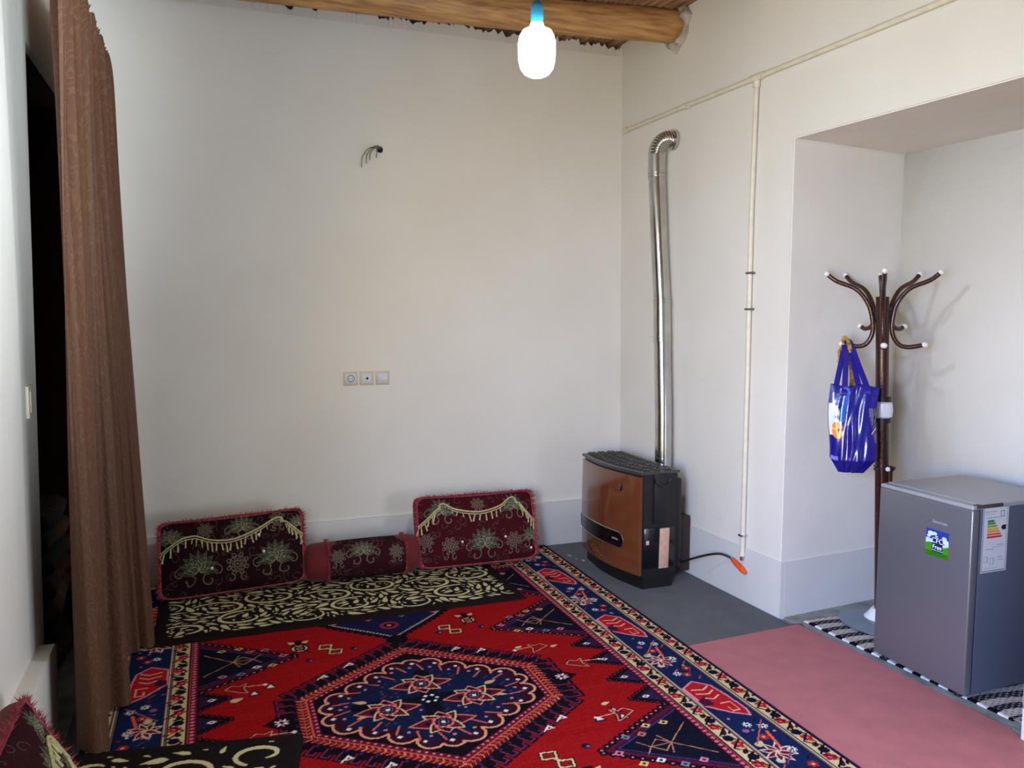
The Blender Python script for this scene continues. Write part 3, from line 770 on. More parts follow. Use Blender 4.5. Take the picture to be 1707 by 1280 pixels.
def throw(name, c, O, ux, th, z, label, cat, wave):
    X, Y = np.meshgrid(c.X, c.Y, indexing='ij'); w, h = c.X[-1], c.Y[-1]
    ux = np.array(ux, float); ux /= np.hypot(*ux); uy = np.array([-ux[1], ux[0]])
    gx = O[0]+X*ux[0]+Y*uy[0]; gy = O[1]+X*ux[1]+Y*uy[1]
    e = np.minimum(np.minimum(X, w-X), np.minimum(Y, h-Y))
    gz = z+th*(1-np.exp(-e/.006))+wave*(np.sin(X*7)*np.sin(Y*9+1)+.4*np.sin(X*17+2))*np.clip(e/.1,0,1)
    gz[0,:] = z; gz[-1,:] = z; gz[:,0] = z; gz[:,-1] = z
    me = grid_mesh(name, np.stack([gx,gy,gz],-1).reshape(-1,3), c.nx, c.ny, c.linear())
    o = link(name, me, 'fabric', None, (O[0]+ux[0]*w/2, O[1]+ux[1]*w/2, z)); return tag(o, label, cat)
cs = []
for i in range(7):
    cs.append((.14+.295*i, .225 if i % 2 else .13, .135, 1 if i % 2 else -1, 1.2 if i % 2 else -2.2))
    cs.append((.02+.295*i, .40 if i % 2 else .50, .14, -1 if i % 2 else 1, 2.5)); cs.append((.1+.295*i, .70, .13, 1, 0.))
c1 = paint_scroll(1.97, .93, .0034, .052, cs, dens=14000)
throw('scroll_throw', c1, (-.285,4.20), (1.97,.005), .016, .0115, 'dark brown floor throw with dense cream leaf scrolls in front of the back wall cushions', 'throw mat', .0008)
cs2 = [(.15,.14,.09,1,0.),(.45,.2,.1,-1,1.),(.72,.14,.09,1,2.),(.3,.45,.1,-1,0),(.65,.5,.1,1,1.)]+[(.2+.3*(i % 2),.8+.28*i,.1,1,i) for i in range(4)]
c2 = paint_scroll(.88, 1.7, .004, .045, [], 1.25, 9, .03, 0) if False else paint_scroll(.86, 1.7, .004, .05, cs2, 1.0, 9, .018, 2200)
c2.a = c2.a[:, ::-1].copy()
ux = np.array([.985,-.17]); ux /= np.hypot(*ux); uy = np.array([-ux[1], ux[0]])
OO = np.array([.312,3.108])-ux*.86-uy*1.7
throw('scroll_throw', c2, OO, ux, .016, .0115, 'dark brown floor throw with sparse cream leaves in the near left corner', 'throw mat', .0008)

# =================================================================== CUSHIONS
def paint_floral(w, h, res, bg, flowers, seed=1, dark=1.):
    c = CV(0, w, 0, h, res, bg); r = random.Random(seed)
    ln = (112,100,84); g1 = (66,66,56); g2 = (136,132,108)
    def spiral(x, y, R, a0, hand, col=ln, wd=.0045):
        P = [(x+R*(1-.75*t)*math.cos(a0+hand*t*5.2), y+R*(1-.75*t)*math.sin(a0+hand*t*5.2)) for t in np.linspace(0,1,22)]
        c.line(P, wd, col)
    # background tracery
    for i in range(int(w*h*260)):
        x, y = r.uniform(0,w), r.uniform(0,h); spiral(x, y, r.uniform(.015,.035), r.uniform(0,6), r.choice((-1,1)), (84,62,56), .0035)
    for (x, y, R, kind) in flowers:
        c.disc(x, y, R*.95, bg)
        if kind == 'a':          # acanthus palmette
            for sgn in (-1,1): spiral(x+sgn*R*.55, y-R*.75, R*.42, PI/2, sgn, ln, .006); spiral(x+sgn*R*.95, y-R*.3, R*.3, PI/2, -sgn, ln, .005)
            for ring, (n, L, wd) in enumerate(((9,1.,.46),(7,.74,.40),(5,.50,.30))):
                for k in range(n):
                    q = PI/2+(k-(n-1)/2.)*(3.9/(n)); y1 = y-R*.15; P = c.leafpts(x, y1, R*L, R*wd, q)
                    c.poly(P, ((34,33,29),(44,43,37),(58,56,46))[ring]); c.line(P, .0042, ((84,82,68),(112,108,88),(142,136,108))[ring], closed=True)
                    cq, sq = math.cos(q), math.sin(q); c.line([(x+R*L*.3*cq, y1+R*L*.3*sq), (x+R*L*.85*cq, y1+R*L*.85*sq)], .0026, g2)
                    for f_ in (.45,.6,.75):
                        for sg in (-1,1): c.line([(x+R*L*f_*cq, y1+R*L*f_*sq), (x+R*L*(f_+.1)*cq-sg*sq*R*wd*.28, y1+R*L*(f_+.1)*sq+sg*cq*R*wd*.28)], .0024, g1)
        else:                    # round lacy flower
            for k in range(16):
                q = 2*PI*k/16; rr = R*(.75 if k % 2 else .5); c.disc(x+rr*math.cos(q), y+rr*math.sin(q), R*.17, ln); c.disc(x+rr*math.cos(q), y+rr*math.sin(q), R*.10, bg)
            c.disc(x, y, R*.3, ln); c.disc(x, y, R*.2, bg); c.disc(x, y, R*.08, g2)
            for sgn in (-1,1): spiral(x+sgn*R*.5, y-R*1.1, R*.35, PI/2, sgn, ln, .005)
    c.a += rng.normal(0, 4, c.a.shape[:2]+(1,)); np.clip(c.a, 5, 250, out=c.a)
    return c
def sup(u, v, n=13.):
    """square -> rounded square"""
    k = (np.abs(u)**n+np.abs(v)**n)**(1/n); m = np.maximum(np.abs(u), np.abs(v)); f = np.where(k > 1e-6, m/np.maximum(k,1e-6), 1)
    return u*f, v*f
def cushion(O, U, V, Nn, Wd, H, D, cvs, label, braid, buttons, seed, group=None, sag=0., fr_len=.033, col=None, tassel_len=.048):
    rr = random.Random(seed)
    O, U, V, Nn = [np.array(a, float) for a in (O,U,V,Nn)]
    U /= np.linalg.norm(U); V /= np.linalg.norm(V); Nn /= np.linalg.norm(Nn)
    t = empty('wall_cushion', tuple(O)); tag(t, label, 'cushion', group)
    ef = .62
    def surf(u, v):
        u = np.asarray(u, float); v = np.asarray(v, float)
        su, sv = sup(u, v); b = ef+(1-ef)*(1-np.abs(u)**3.5)*(1-np.abs(v)**3.5)+.02*np.sin(u*5+seed)*np.cos(v*4)
        hh = H*(1-sag*(su*.5+.5))
        Wn = D*b*(1-.12*(sv*.5+.5))
        # pinched waist: edges dip between corners
        yy = (sv*.5+.5)*hh-.012*H/.4*(1-su**2)*np.clip(sv,0,1)**3
        return O+np.multiply.outer(su*Wd/2, U)+np.multiply.outer(yy, V)+np.multiply.outer(Wn, Nn)
    c = cvs; uu = np.linspace(-1,1,c.nx); vv = np.linspace(-1,1,c.ny); UU, VV = np.meshgrid(uu, vv, indexing='ij')
    me = grid_mesh('front_panel', surf(UU, VV).reshape(-1,3), c.nx, c.ny, c.linear()); fp = link('front_panel', me, 'fabric', t)
    # gusset
    per = [(u,-1.) for u in np.linspace(-1,1,40)[:-1]]+[(1.,v) for v in np.linspace(-1,1,30)[:-1]]+[(u,1.) for u in np.linspace(1,-1,40)[:-1]]+[(-1.,v) for v in np.linspace(1,-1,30)[:-1]]
    pu = np.array([p[0] for p in per]); pv = np.array([p[1] for p in per]); E = surf(pu, pv); ctr = O+V*H*.5
    rows = []
    for k in np.linspace(0,1,9):
        w_ = (E-O)@Nn; Q = E-np.multiply.outer(w_*k, Nn); rad = Q-ctr; rad -= np.multiply.outer(rad@Nn, Nn)
        rad /= np.linalg.norm(rad, axis=1)[:,None]+1e-9
        Q = Q+rad*(.016*math.sin(PI*k))
        if k > .98: Q = Q-rad*.02
        rows.append(Q)
    A = np.stack(rows, 1); m_ = len(per)
    me = grid_mesh('side_panel', A.reshape(-1,3), m_, 9, closed_u=True)
    bm = bmesh.new(); bm.from_mesh(me); bm.verts.ensure_lookup_table(); bm.faces.new([bm.verts[i*9+8] for i in range(m_)]); bm.to_mesh(me); bm.free()
    link('side_panel', me, 'red', t)
    # fringe along sides and top
    mb = MB()
    for i in range(m_):
        if per[i][1] <= -.98: continue
        a, b = E[i], E[(i+1) % m_]
        for k in range(10):
            p = a+(b-a)*rr.random(); rad = p-ctr; rad -= Nn*(rad@Nn); rad /= np.linalg.norm(rad)
            dirn = rad*1.+Nn*rr.uniform(-.4,.8)+np.array([rr.uniform(-.5,.5), rr.uniform(-.5,.5), rr.uniform(-.6,.3)]); dirn /= np.linalg.norm(dirn)
            L = fr_len*rr.uniform(.5,1.25); q = p+dirn*L; side = np.cross(dirn, Nn); side /= np.linalg.norm(side)+1e-9; s2 = np.cross(dirn, side)
            w_ = .0030; mb.add([p+side*w_, p-side*w_*.5+s2*w_, p-side*w_*.5-s2*w_, q], [(0,1,2),(0,1,3),(1,2,3),(2,0,3)])
    f = mb.build('fringe', 'fringe', t, smooth=False); f['kind'] = 'stuff'
    # piping
    MB().tube([tuple(p) for p in E[::2]], .0045, n=6, closed=True).build('piping', 'fringe', t)
    if braid:
        P = catmull(braid, 64); pts = surf(np.array([p[0] for p in P]), np.array([p[1] for p in P]))+Nn*.003
        w1 = MB()
        w1.tube([tuple(p) for p in pts], .0052, n=6); w1.tube([tuple(p-V*.014) for p in pts], .0034, n=6)
        w1.build('braid', 'cream', t)
        mb0 = None; nt_ = 32
        for k in range(nt_):
            i = int((k+.5)*63/nt_); p = pts[i]-V*.014; L = tassel_len*rr.uniform(.85,1.15); sw = rr.uniform(-.35,.35)
            tb = MB(); d = (-V+U*sw); d /= np.linalg.norm(d)
            q = [p+d*L*a+Nn*.002 for a in (0,.25,.3,.6,1.)]; tb.tube([tuple(z) for z in q], [.0036,.003,.0052,.0046,.0062], n=6)
            tb.build('tassel', 'cream', t)
    for (u, v) in buttons:
        p = surf(np.array([u]), np.array([v]))[0]+Nn*.004
        MB().ball(p, .0085, 8).build('button', 'pearl', t)
    return t
BG1 = (36,14,17); BG2 = (64,15,21)
fl1 = [(.20,.16,.105,'a'),(.41,.15,.07,'b'),(.62,.17,.105,'a'),(.05,.33,.075,'a'),(.24,.36,.05,'b'),(.44,.36,.08,'a'),(.64,.38,.055,'b'),(.76,.34,.06,'a')]
cv1 = paint_floral(.78, .42, .0024, BG1, fl1, 2)
ang = math.radians(14); Vv = (0, math.sin(ang), math.cos(ang)); Nv = (0, -math.cos(ang), math.sin(ang))
b1 = [(-1.0,.20),(-.62,.60),(-.30,.42),(.0,.38),(.32,.56),(.66,.84),(.84,.55),(1.0,.28)]
cushion((.118,4.90,.029), (1,.0,.035), Vv, Nv, .78, .425, .16, cv1,
        'dark maroon floral wall cushion with a tasselled cream braid, left of the bolster', b1, [(-.32,-.33),(.42,-.05),(.36,.42)], 3, 'floral wall cushions with tasselled braid')
fl2 = [(.18,.12,.06,'b'),(.40,.13,.10,'a'),(.60,.12,.06,'b'),(.14,.34,.085,'a'),(.38,.36,.05,'b'),(.62,.34,.085,'a'),(.73,.14,.07,'a'),(.04,.16,.05,'b')]
cv2 = paint_floral(.76, .42, .0024, BG2, fl2, 5)
b2 = [(-1.0,.18),(-.78,.5),(-.60,.80),(-.38,.60),(.0,.48),(.36,.60),(.64,.84),(.82,.45),(1.0,.10)]
cushion((1.60,4.90,.029), (1,-.02,-.0), Vv, Nv, .77, .44, .17, cv2,
        'brighter red floral cushion with tasselled cream braid, between the bolster and the heater', b2, [(-.34,-.35),(.42,-.30),(.9,-.7)], 4, 'floral wall cushions with tasselled braid')
# cushion along the left wall, behind the curtain
cv3 = paint_floral(.50, .36, .005, BG1, [(.1,.2,.08,'a'),(.3,.15,.07,'a')], 8)
cushion((-.56,4.74,.0), (0,-1,0), (-.16,0,1), (1,0,.16), .50, .34, .22, cv3,
        'dark floral cushion against the left wall, mostly hidden behind the curtain hem', None, [], 9, 'floral wall cushions with tasselled braid')
# near cushion in the bottom left corner
cv4 = paint_floral(.80, .44, .0024, (46,16,20), [(.09,.37,.07,'a'),(.07,.20,.08,'a'),(.22,.28,.08,'a'),(.20,.08,.06,'b'),(.40,.25,.09,'a'),(.6,.2,.08,'b')], 12)
a2 = math.radians(24)
cushion((-.455,2.40,.028), (0,-1,0), (-math.sin(a2),0,math.cos(a2)), (math.cos(a2),0,math.sin(a2)), .80, .44, .15, cv4.__class__ and cv4,
        'fringed dark floral cushion in the near bottom left corner against the left wall', [(-1.0,-.25),(-.86,.10),(-.66,.5),(-.3,.25),(.1,.2),(.5,.5),(1.,.1)], [(-.4,-.3)], 14, 'floral wall cushions with tasselled braid', fr_len=.032)
# bolster
bt = empty('bolster_cushion', (.865,4.87,.026)); tag(bt, 'small round bolster cushion with plain red ends lying between the two upright floral cushions', 'bolster')
Rb = .118; x0b, x1b = .505, 1.215
cvb = paint_floral(.46, .74, .0025, (50,16,22), [(.20,.27,.085,'a'),(.40,.24,.05,'b'),(.05,.24,.05,'b'),(.3,.5,.06,'a'),(.1,.5,.06,'b')], 21)
ii = np.linspace(0,1,cvb.nx); jj = np.linspace(0,1,cvb.ny); II, JJ = np.meshgrid(ii, jj, indexing='ij')
xx = x0b+.145+II*(x1b-x0b-.25); th = -PI*.5+JJ*2*PI
rad = Rb*(1+.03*np.sin(II*PI))
co = np.stack([xx, 4.87-rad*np.cos(th), .026+Rb+rad*np.sin(th)*.97+.004], -1)
me = grid_mesh('sleeve', co.reshape(-1,3), cvb.nx, cvb.ny, cvb.linear()); link('sleeve', me, 'fabric', bt)
prof = [(.001,0),(.035,.002),(.07,.008),(.098,.025),(.112,.05),(.116,.09),(.116,.20)]
mb = MB().lathe(prof, (x0b,4.87,.030+Rb), 36, 'x'); mb.build('end_panel', 'red', bt)
mb = MB().lathe([(r, -z*.75) for r, z in prof], (x1b,4.87,.030+Rb), 36, 'x'); mb.build('end_panel', 'red', bt)
for xe, sg in ((x0b+.145,-1),(x1b-.105,1)):
    mb = MB()
    for k in range(520):
        q = random.uniform(0,2*PI); p = np.array((xe, 4.87-Rb*1.0*math.cos(q), .030+Rb+Rb*math.sin(q)))
        rd = np.array((0,-math.cos(q),math.sin(q))); dr = rd*random.uniform(.2,.9)+np.array((sg*random.uniform(-.3,.9),0,0))+np.array([random.uniform(-.3,.3) for _ in range(3)]); dr /= np.linalg.norm(dr)
        sd = np.cross(dr, rd+.01); sd /= np.linalg.norm(sd); s2 = np.cross(dr, sd)
        mb.add([p+sd*.002, p-sd*.001+s2*.002, p-sd*.001-s2*.002, p+dr*random.uniform(.012,.026)], [(0,1,2),(0,1,3),(1,2,3),(2,0,3)])
    f = mb.build('fringe', 'fringe', bt, smooth=False); f['kind'] = 'stuff'

# =================================================================== CURTAIN
bp = catmull([(-.50,3.36),(-.485,3.27),(-.43,3.21),(-.385,3.24),(-.39,3.36),(-.43,3.50),(-.41,3.565),(-.345,3.56),(-.335,3.62),(-.41,3.80),(-.425,4.02),(-.385,4.13),(-.335,4.14),(-.35,4.20),(-.30,4.19),(-.272,4.23),(-.31,4.36),(-.38,4.45)], 400)
NU, NV = 400, 120
co = np.zeros((NU,NV,3)); uv = np.zeros((NU,NV,2))
ct = empty('door_curtain', (-.40,3.9,0.0)); tag(ct, 'long brown damask curtain gathered beside the dark doorway on the left wall', 'curtain')
for i in range(NU):
    s = i/(NU-1.); b = bp[i]
    pl = math.sin(s*2*PI*30); yt = 3.08+1.52*s; fold = math.sin(s*2*PI*5.5+.6)
    for j in range(NV):
        t = j/(NV-1.)         # 0 top .. 1 hem
        zt = 2.885+.012*pl+.006*math.sin(s*90)
        z = zt*(1-t)+(.022+.010*math.sin(s*19))*t
        w = t**.8; k = math.exp(-t*30); k2 = math.exp(-t*5)
        x = (-.43+.020*pl*(.25+.75*math.exp(-t*14))*(1-t)+.040*fold*(1-k)*(1-t*.8))*(1-w)+b[0]*w+.012*k*1.0
        y = (yt+.006*math.cos(s*2*PI*30))*(1-w)+b[1]*w
        x += .006*math.sin(t*6+s*25)*t*(1-t)*2
        co[i,j] = (x, y, z); uv[i,j] = (s*2.6, (1-t)*2.9)
me = grid_mesh('cloth', co.reshape(-1,3), NU, NV, uv=uv.reshape(-1,2)); link('cloth', me, 'curtain', ct)
rod = MB().tube([(-.455,2.95,2.79),(-.455,4.72,2.79)], .011, n=12); rod.ball((-.455,4.73,2.79), .018, 8)
thing('curtain_rod', rod, 'brown_metal', 'thin dark curtain rod hidden inside the gathered curtain heading', 'curtain rod')
for yy in (3.0, 4.66):
    pass

# ---------------- folded bedding in the storeroom
cols = [((88,60,46),'brown'),((40,26,24),'dark brown'),((104,70,50),'tan brown'),((74,26,26),'dark red'),((34,28,32),'black'),((82,56,44),'brown'),((44,22,22),'dark maroon')]
zc = -.012; pos = ['at the bottom of the stack','second from the bottom','third from the bottom','in the middle of the stack','above the dark red one','second from the top','topmost of the stack']
for k, (cc, cn) in enumerate(cols):
    h = random.uniform(.085,.115); mb = MB()
    n1, n2 = 18, 26; x0, x1, y0, y1 = -1.5, -.675+random.uniform(-.015,.015), 4.10+random.uniform(-.05,.05), 4.65
    P = []
    for i in range(n1):
        q = PI*i/(n1-1)-PI/2
        # folded edge profile toward +x
        P.append((x1-.05+.05*math.cos(q), zc+h/2+h/2*math.sin(q)*.98))
    P = [(x0, zc+.003)]+P+[(x0, zc+h-.003)]
    for a in range(n2):
        y = y0+(y1-y0)*a/(n2-1.); e = min(1, min(a, n2-1-a)/2.+.35)
        for (px, pz) in P: mb.v.append((px+.012*math.sin(y*9+k)*(px > -1.), y, zc+h/2+(pz-zc-h/2)*e+.004*math.sin(y*13+k*2)))
    m_ = len(P)
    for a in range(n2-1):
        for b in range(m_): mb.f.append((a*m_+b, a*m_+(b+1) % m_, (a+1)*m_+(b+1) % m_, (a+1)*m_+b))
    mb.f.append(tuple(range(m_))); mb.f.append(tuple(range((n2-1)*m_, n2*m_)))
    thing('folded_blanket', mb, mat('blanket_cloth_%d' % k, cc, .95, bump=.5, bscale=30, var=.35, vscale=8), '%s folded blanket in the dark storeroom, %s' % (cn, pos[k]), 'blanket', 'folded blankets stacked in the storeroom')
    zc += h+.010

# =================================================================== HEATER
hx, hy = 2.37, 4.128
ht = empty('gas_heater', (2.5,4.48,0)); tag(ht, 'black gas heater with a glossy bronze brown curved front in the back right corner', 'heater')
def fx(y):   # curved front
    t = (y-4.128)/.70; return 2.372-.040*t-.050*math.sin(PI*min(max(t,0),1))**.9
ys = np.linspace(4.128, 4.828, 22)
def bodyprism(z0, z1, off, xb, y0=4.128, y1=4.828, n=22):
    ol = [(fx(y)+off, y) for y in np.linspace(y0, y1, n)]+[(xb, y1), (xb, y0)]
    return MB().prism(ol, lambda a,b,d: (a,b,d), z0, z1)
bodyprism(.075, .695, .012, 2.62).build('casing', 'black', ht, bevel=.004, auto=40)
bodyprism(.0, .085, .03, 2.60, 4.14, 4.815).build('plinth', 'black', ht, bevel=.004, auto=40)
# bronze front panel
pan = MB(); n = 30; yy = np.linspace(4.132, 4.824, n); zz = np.linspace(.088, .682, 12)
for y in yy:
    for z in zz: pan.v.append((fx(y)-.004-.006*math.sin(PI*(z-.088)/.594), y, z))
for i in range(n-1):
    for j in range(11): pan.f.append((i*12+j, i*12+j+1, (i+1)*12+j+1, (i+1)*12+j))
k0 = len(pan.v)
for y in yy:
    for z in (zz[0], zz[-1]): pan.v.append((fx(y)+.013, y, z))
for i in range(n-1):
    pan.f.append((i*12, (i+1)*12, k0+(i+1)*2, k0+i*2)); pan.f.append((i*12+11, k0+i*2+1, k0+(i+1)*2+1, (i+1)*12+11))
pan.f.append((0, k0, k0+1)+tuple(range(11,0,-1))); pan.f.append(((n-1)*12, )+tuple((n-1)*12+j for j in range(1,12))+(k0+(n-1)*2+1, k0+(n-1)*2))
pan.build('front_panel', 'copper', ht, auto=40)
def fp(y, z, o): return (fx(y)-.004-.006*math.sin(PI*(z-.088)/.594)-o, y, z)
# dark window with chrome rim
def capsule(ya, yb_, za, zb, n=14):
    r = (zb-za)/2; P = [(yb_-.001, zb), (yb_-.001, za)]
    P += [(ya+r-r*math.sin(PI*k/n), (za+zb)/2-r*math.cos(PI*k/n)) for k in range(n+1)]
    return P
def zslope(y): return -.0*(y-4.3)
cap = []
for (y, z) in capsule(4.255,4.822,.222,.318): cap.append((y, z))
# densify
dn = []
for a, b in zip(cap, cap[1:]+cap[:1]):
    m_ = max(1, int(math.hypot(b[0]-a[0], b[1]-a[1])/.03))
    for q in range(m_): dn.append((a[0]+(b[0]-a[0])*q/m_, a[1]+(b[1]-a[1])*q/m_))
mb = MB(); yl = np.linspace(4.262,4.82,30)
vs = []; fs = []
for i, y in enumerate(yl):
    r = .048; dx = max(0, 4.255+r-y); hh = math.sqrt(max(0, r*r-dx*dx)) if dx > 0 else r
    for z, o in ((.27-hh, .0005), (.27-hh, .004), (.27+hh, .004), (.27+hh, .0005)): vs.append(fp(y, z, o))
for i in range(29):
    for j in range(4): fs.append((i*4+j, i*4+(j+1) % 4, (i+1)*4+(j+1) % 4, (i+1)*4+j))
fs.append((0,1,2,3)); fs.append((116,117,118,119)); mb.add(vs, fs); win = mb.build('window_strip', 'black_gloss', ht)
MB().tube([fp(y, z, .003) for y, z in dn], .0032, n=6, closed=True).build('rim', 'chrome', ht)
# emblem and panel text
Un = Vector((.02,-1,0))
emb = MB().lathe([(.022,0),(.022,.003),(.018,.004),(.0,.004)], (0,0,0), 28, 'x'); c0 = fp(4.289,.595,.0)
emb.v = [(c0[0]-x-.001, c0[1]+y*.85, c0[2]+z) for x, y, z in emb.v]; emb.build('emblem', 'black_gloss', ht)
em2 = MB(); em2.tube([(c0[0]-.0065, c0[1]+.012*math.cos(q)*.85, c0[2]+.012*math.sin(q)) for q in np.linspace(0,2*PI,20)[:-1]], .0016, n=5, closed=True)
em2.box((c0[0]-.0075,c0[1]-.010,c0[2]-.0015), (c0[0]-.0055,c0[1]+.010,c0[2]+.0015)); em2.box((c0[0]-.0075,c0[1]-.0015,c0[2]-.011), (c0[0]-.0055,c0[1]+.0015,c0[2]+.011))
em2.build('emblem_mark', 'chrome', ht)
dY = .02; a0, a1 = Vector(fp(4.33,.27,0)), Vector(fp(4.31,.27,0))
put_text('panel_text', 'GENERAL', .014, fp(4.325,.272,.006), a1-a0, (0,0,1), 'grey_text', ht)
# top grille with rim
bodyprism(.695, .712, -.006, 2.63, 4.12, 4.836).build('top_frame', 'black_enamel', ht, bevel=.003, auto=40)
gm = MB()
for i in range(22):
    y = 4.15+i*.0315
    for (xa, xb) in ((0.03,.085),(.10,.155),(.17,.225)):
        xs = fx(y)+xa; 
        if xs+xb-xa > 2.61: continue
        gm.tube([(xs, y, .714), (xs+.014, y+.014, .719), (xs+.028, y, .716), (xs+.042, y+.014, .719), (fx(y)+xb, y, .714)], .0036, n=5)
    if i < 21: gm.box((fx(y)+.022, y+.0135, .711), (2.60, y+.0185, .716))
gm.build('grille', 'black_enamel', ht)
gh = MB()
for i in range(21):
    y = 4.158+i*.0315
    gh.box((fx(y)+.03, y, .7118), (fx(y)+.10, y+.012, .7126)); gh.box((fx(y)+.12, y, .7118), (fx(y)+.20, y+.012, .7126))
gh.build('grille_slots', 'hole', ht, smooth=False)
# near side: raised cover, notch handle, label
sc_ = MB().box((2.455,4.118,.395), (2.56,4.13,.70), bev=.003); sc_.build('side_cover', 'black', ht)
hn = MB(); hn.tube([(2.51+.052*math.cos(q), 4.119, .668+.045*math.sin(q)) for q in np.linspace(PI,2*PI,16)], .007, n=8); hn.build('carry_handle', 'black_gloss', ht)
MB().box((2.39,4.121,.13), (2.60,4.129,.375), bev=.003).build('control_recess', 'black_gloss', ht)
MB().box((2.497,4.1165,.125), (2.562,4.1205,.368), bev=.001, tf=lambda v: Vector((v.x+(.367-v.z)*-.02, v.y, v.z))).build('energy_strip', 'tan', ht)
MB().box((2.405,4.118,.275), (2.425,4.1215,.30), bev=.001).build('gas_knob_mark', 'grey_text', ht)
# rear shroud stepping back to the wall
rs = MB(); rs.box((2.61,4.15,.10), (2.665,4.79,.655), bev=.012, seg=3); rs.build('rear_shroud', 'black', ht)
MB().box((2.655,4.30,.02), (2.828,4.70,.375), bev=.01).build('rear_brown_box', mat('dark_brown_sheet', (52,36,32), .5), ht)  # plain dark brown box filling the gap between heater and wall
# flue
fl = empty('flue_pipe', (2.715,4.46,.60)); tag(fl, 'shiny galvanised flue pipe rising from the heater and bending into the right wall', 'flue pipe')
path = [(2.715,4.455,.60),(2.717,4.47,1.0),(2.72,4.505,1.49)]
MB().tube(path, .052, n=28).build('lower_pipe', 'steel', fl)
MB().tube([(2.72,4.505,1.45),(2.722,4.522,1.72)], .0535, n=28).build('sleeve', 'steel', fl)
MB().tube([(2.722,4.520,1.70),(2.72,4.56,2.05),(2.715,4.60,2.50)], .052, n=28).build('upper_pipe', 'steel', fl)
MB().tube([(2.715,4.602,2.50),(2.715,4.605,2.65)], .0535, n=28).build('collar_pipe', 'steel', fl)
for (a, b) in (((2.72,4.505,1.462),(2.72,4.506,1.474)), ((2.72,4.508,1.486),(2.72,4.509,1.498)), ((2.722,4.518,1.70),(2.722,4.519,1.708)), ((2.722,4.520,1.722),(2.722,4.521,1.73)), ((2.715,4.60,2.505),(2.715,4.60,2.513)), ((2.715,4.60,2.525),(2.715,4.60,2.533))):
    MB().tube([a, b], .0565, n=28).build('bead_ring', 'steel', fl)
# corrugated elbow
P = []; R = []; ne = 90
for k in range(ne):
    t = k/(ne-1.); q = t*PI/2; P.append((2.715+.085*(1-math.cos(q))+(.05*max(0,t-.9)*0), 4.605-.015*t, 2.645+.095*math.sin(q))); R.append(.0535+.0035*math.sin(t*2*PI*11))
P.append((2.83,4.588,2.74)); R.append(.056)
MB().tube(P, R, n=28).build('elbow', 'steel', fl, auto=80)
MB().tube([(2.812,4.589,2.74),(2.834,4.588,2.74)], [.066,.066], n=28).build('wall_flange', 'steel', fl)

# gas pipe on the right wall
gp = empty('gas_pipe', (2.82,3.78,.28)); tag(gp, 'cream painted gas pipe running along the right wall and down to the orange tap', 'pipe')
def gx_(y, o=.022): return xr(y)-o
MB().tube([(gx_(5.19), 5.185, 2.915), (gx_(3.775), 3.775, 2.918), (gx_(2.4), 2.4, 2.925), (gx_(-.5), -.5, 2.93)], .0135, n=14).build('horizontal_run', 'pipe', gp)
MB().tube([(gx_(3.775), 3.775, 2.918), (gx_(3.78), 3.79, 2.2), (gx_(3.78), 3.785, 1.3), (gx_(3.78), 3.785, .40), (gx_(3.78), 3.785, .27)], .0135, n=14).build('vertical_run', 'pipe', gp)
for a, b, r in (((5.19,2.915),(5.15,2.915),.021), ((4.46,2.9165),(4.41,2.9165),.0185), ((3.825,2.918),(3.725,2.918),.019)):
    MB().tube([(gx_(a[0]), a[0], a[1]), (gx_(b[0]), b[0], b[1])], r, n=14).build('coupling', 'pipe', gp)
MB().tube([(gx_(3.775), 3.776, 2.90), (gx_(3.775), 3.778, 2.865)], .019, n=14).build('coupling', 'pipe', gp)
for zq in (1.86, 1.66, .375):
    MB().box((gx_(3.786)-.017,3.766,zq), (xr(3.786)-.001,3.806,zq+.012), bev=.002).build('pipe_clip', 'chrome' if zq < 1 else 'wire', gp)
MB().tube([(gx_(3.785), 3.785, .285), (gx_(3.785), 3.785, .262)], .0175, n=12).build('nut', 'pipe', gp)
# orange tap
tp = empty('gas_tap', (2.83,3.80,.19)); tag(tp, 'orange gas tap at the foot of the cream wall pipe', 'gas tap')
MB().tube([(2.838,3.787,.262),(2.838,3.787,.235)], .010, n=12).build('inlet', 'chrome', tp)
MB().tube([(2.838,3.748,.170),(2.836,3.78,.184),(2.831,3.83,.207),(2.829,3.86,.219)], [.010,.017,.016,.012], n=14).build('body', 'orange', tp)
MB().box((2.806,3.77,.20), (2.816,3.84,.222), bev=.004, tf=lambda v: Vector((v.x, v.y, v.z+(v.y-3.80)*.3))).build('lever', 'orange', tp)
MB().tube([(2.829,3.847,.214),(2.826,3.875,.226)], .0095, n=12).build('outlet', 'chrome', tp)
hose = catmull([(2.7,4.21,.13),(2.68,4.155,.135),(2.70,4.10,.165),(2.75,4.0,.215),(2.79,3.93,.237),(2.824,3.876,.227)], 40)
thing('gas_hose', MB().tube([tuple(p) for p in hose], .0065, n=10), 'black', 'thin black gas hose arching from the heater to the orange tap', 'hose')

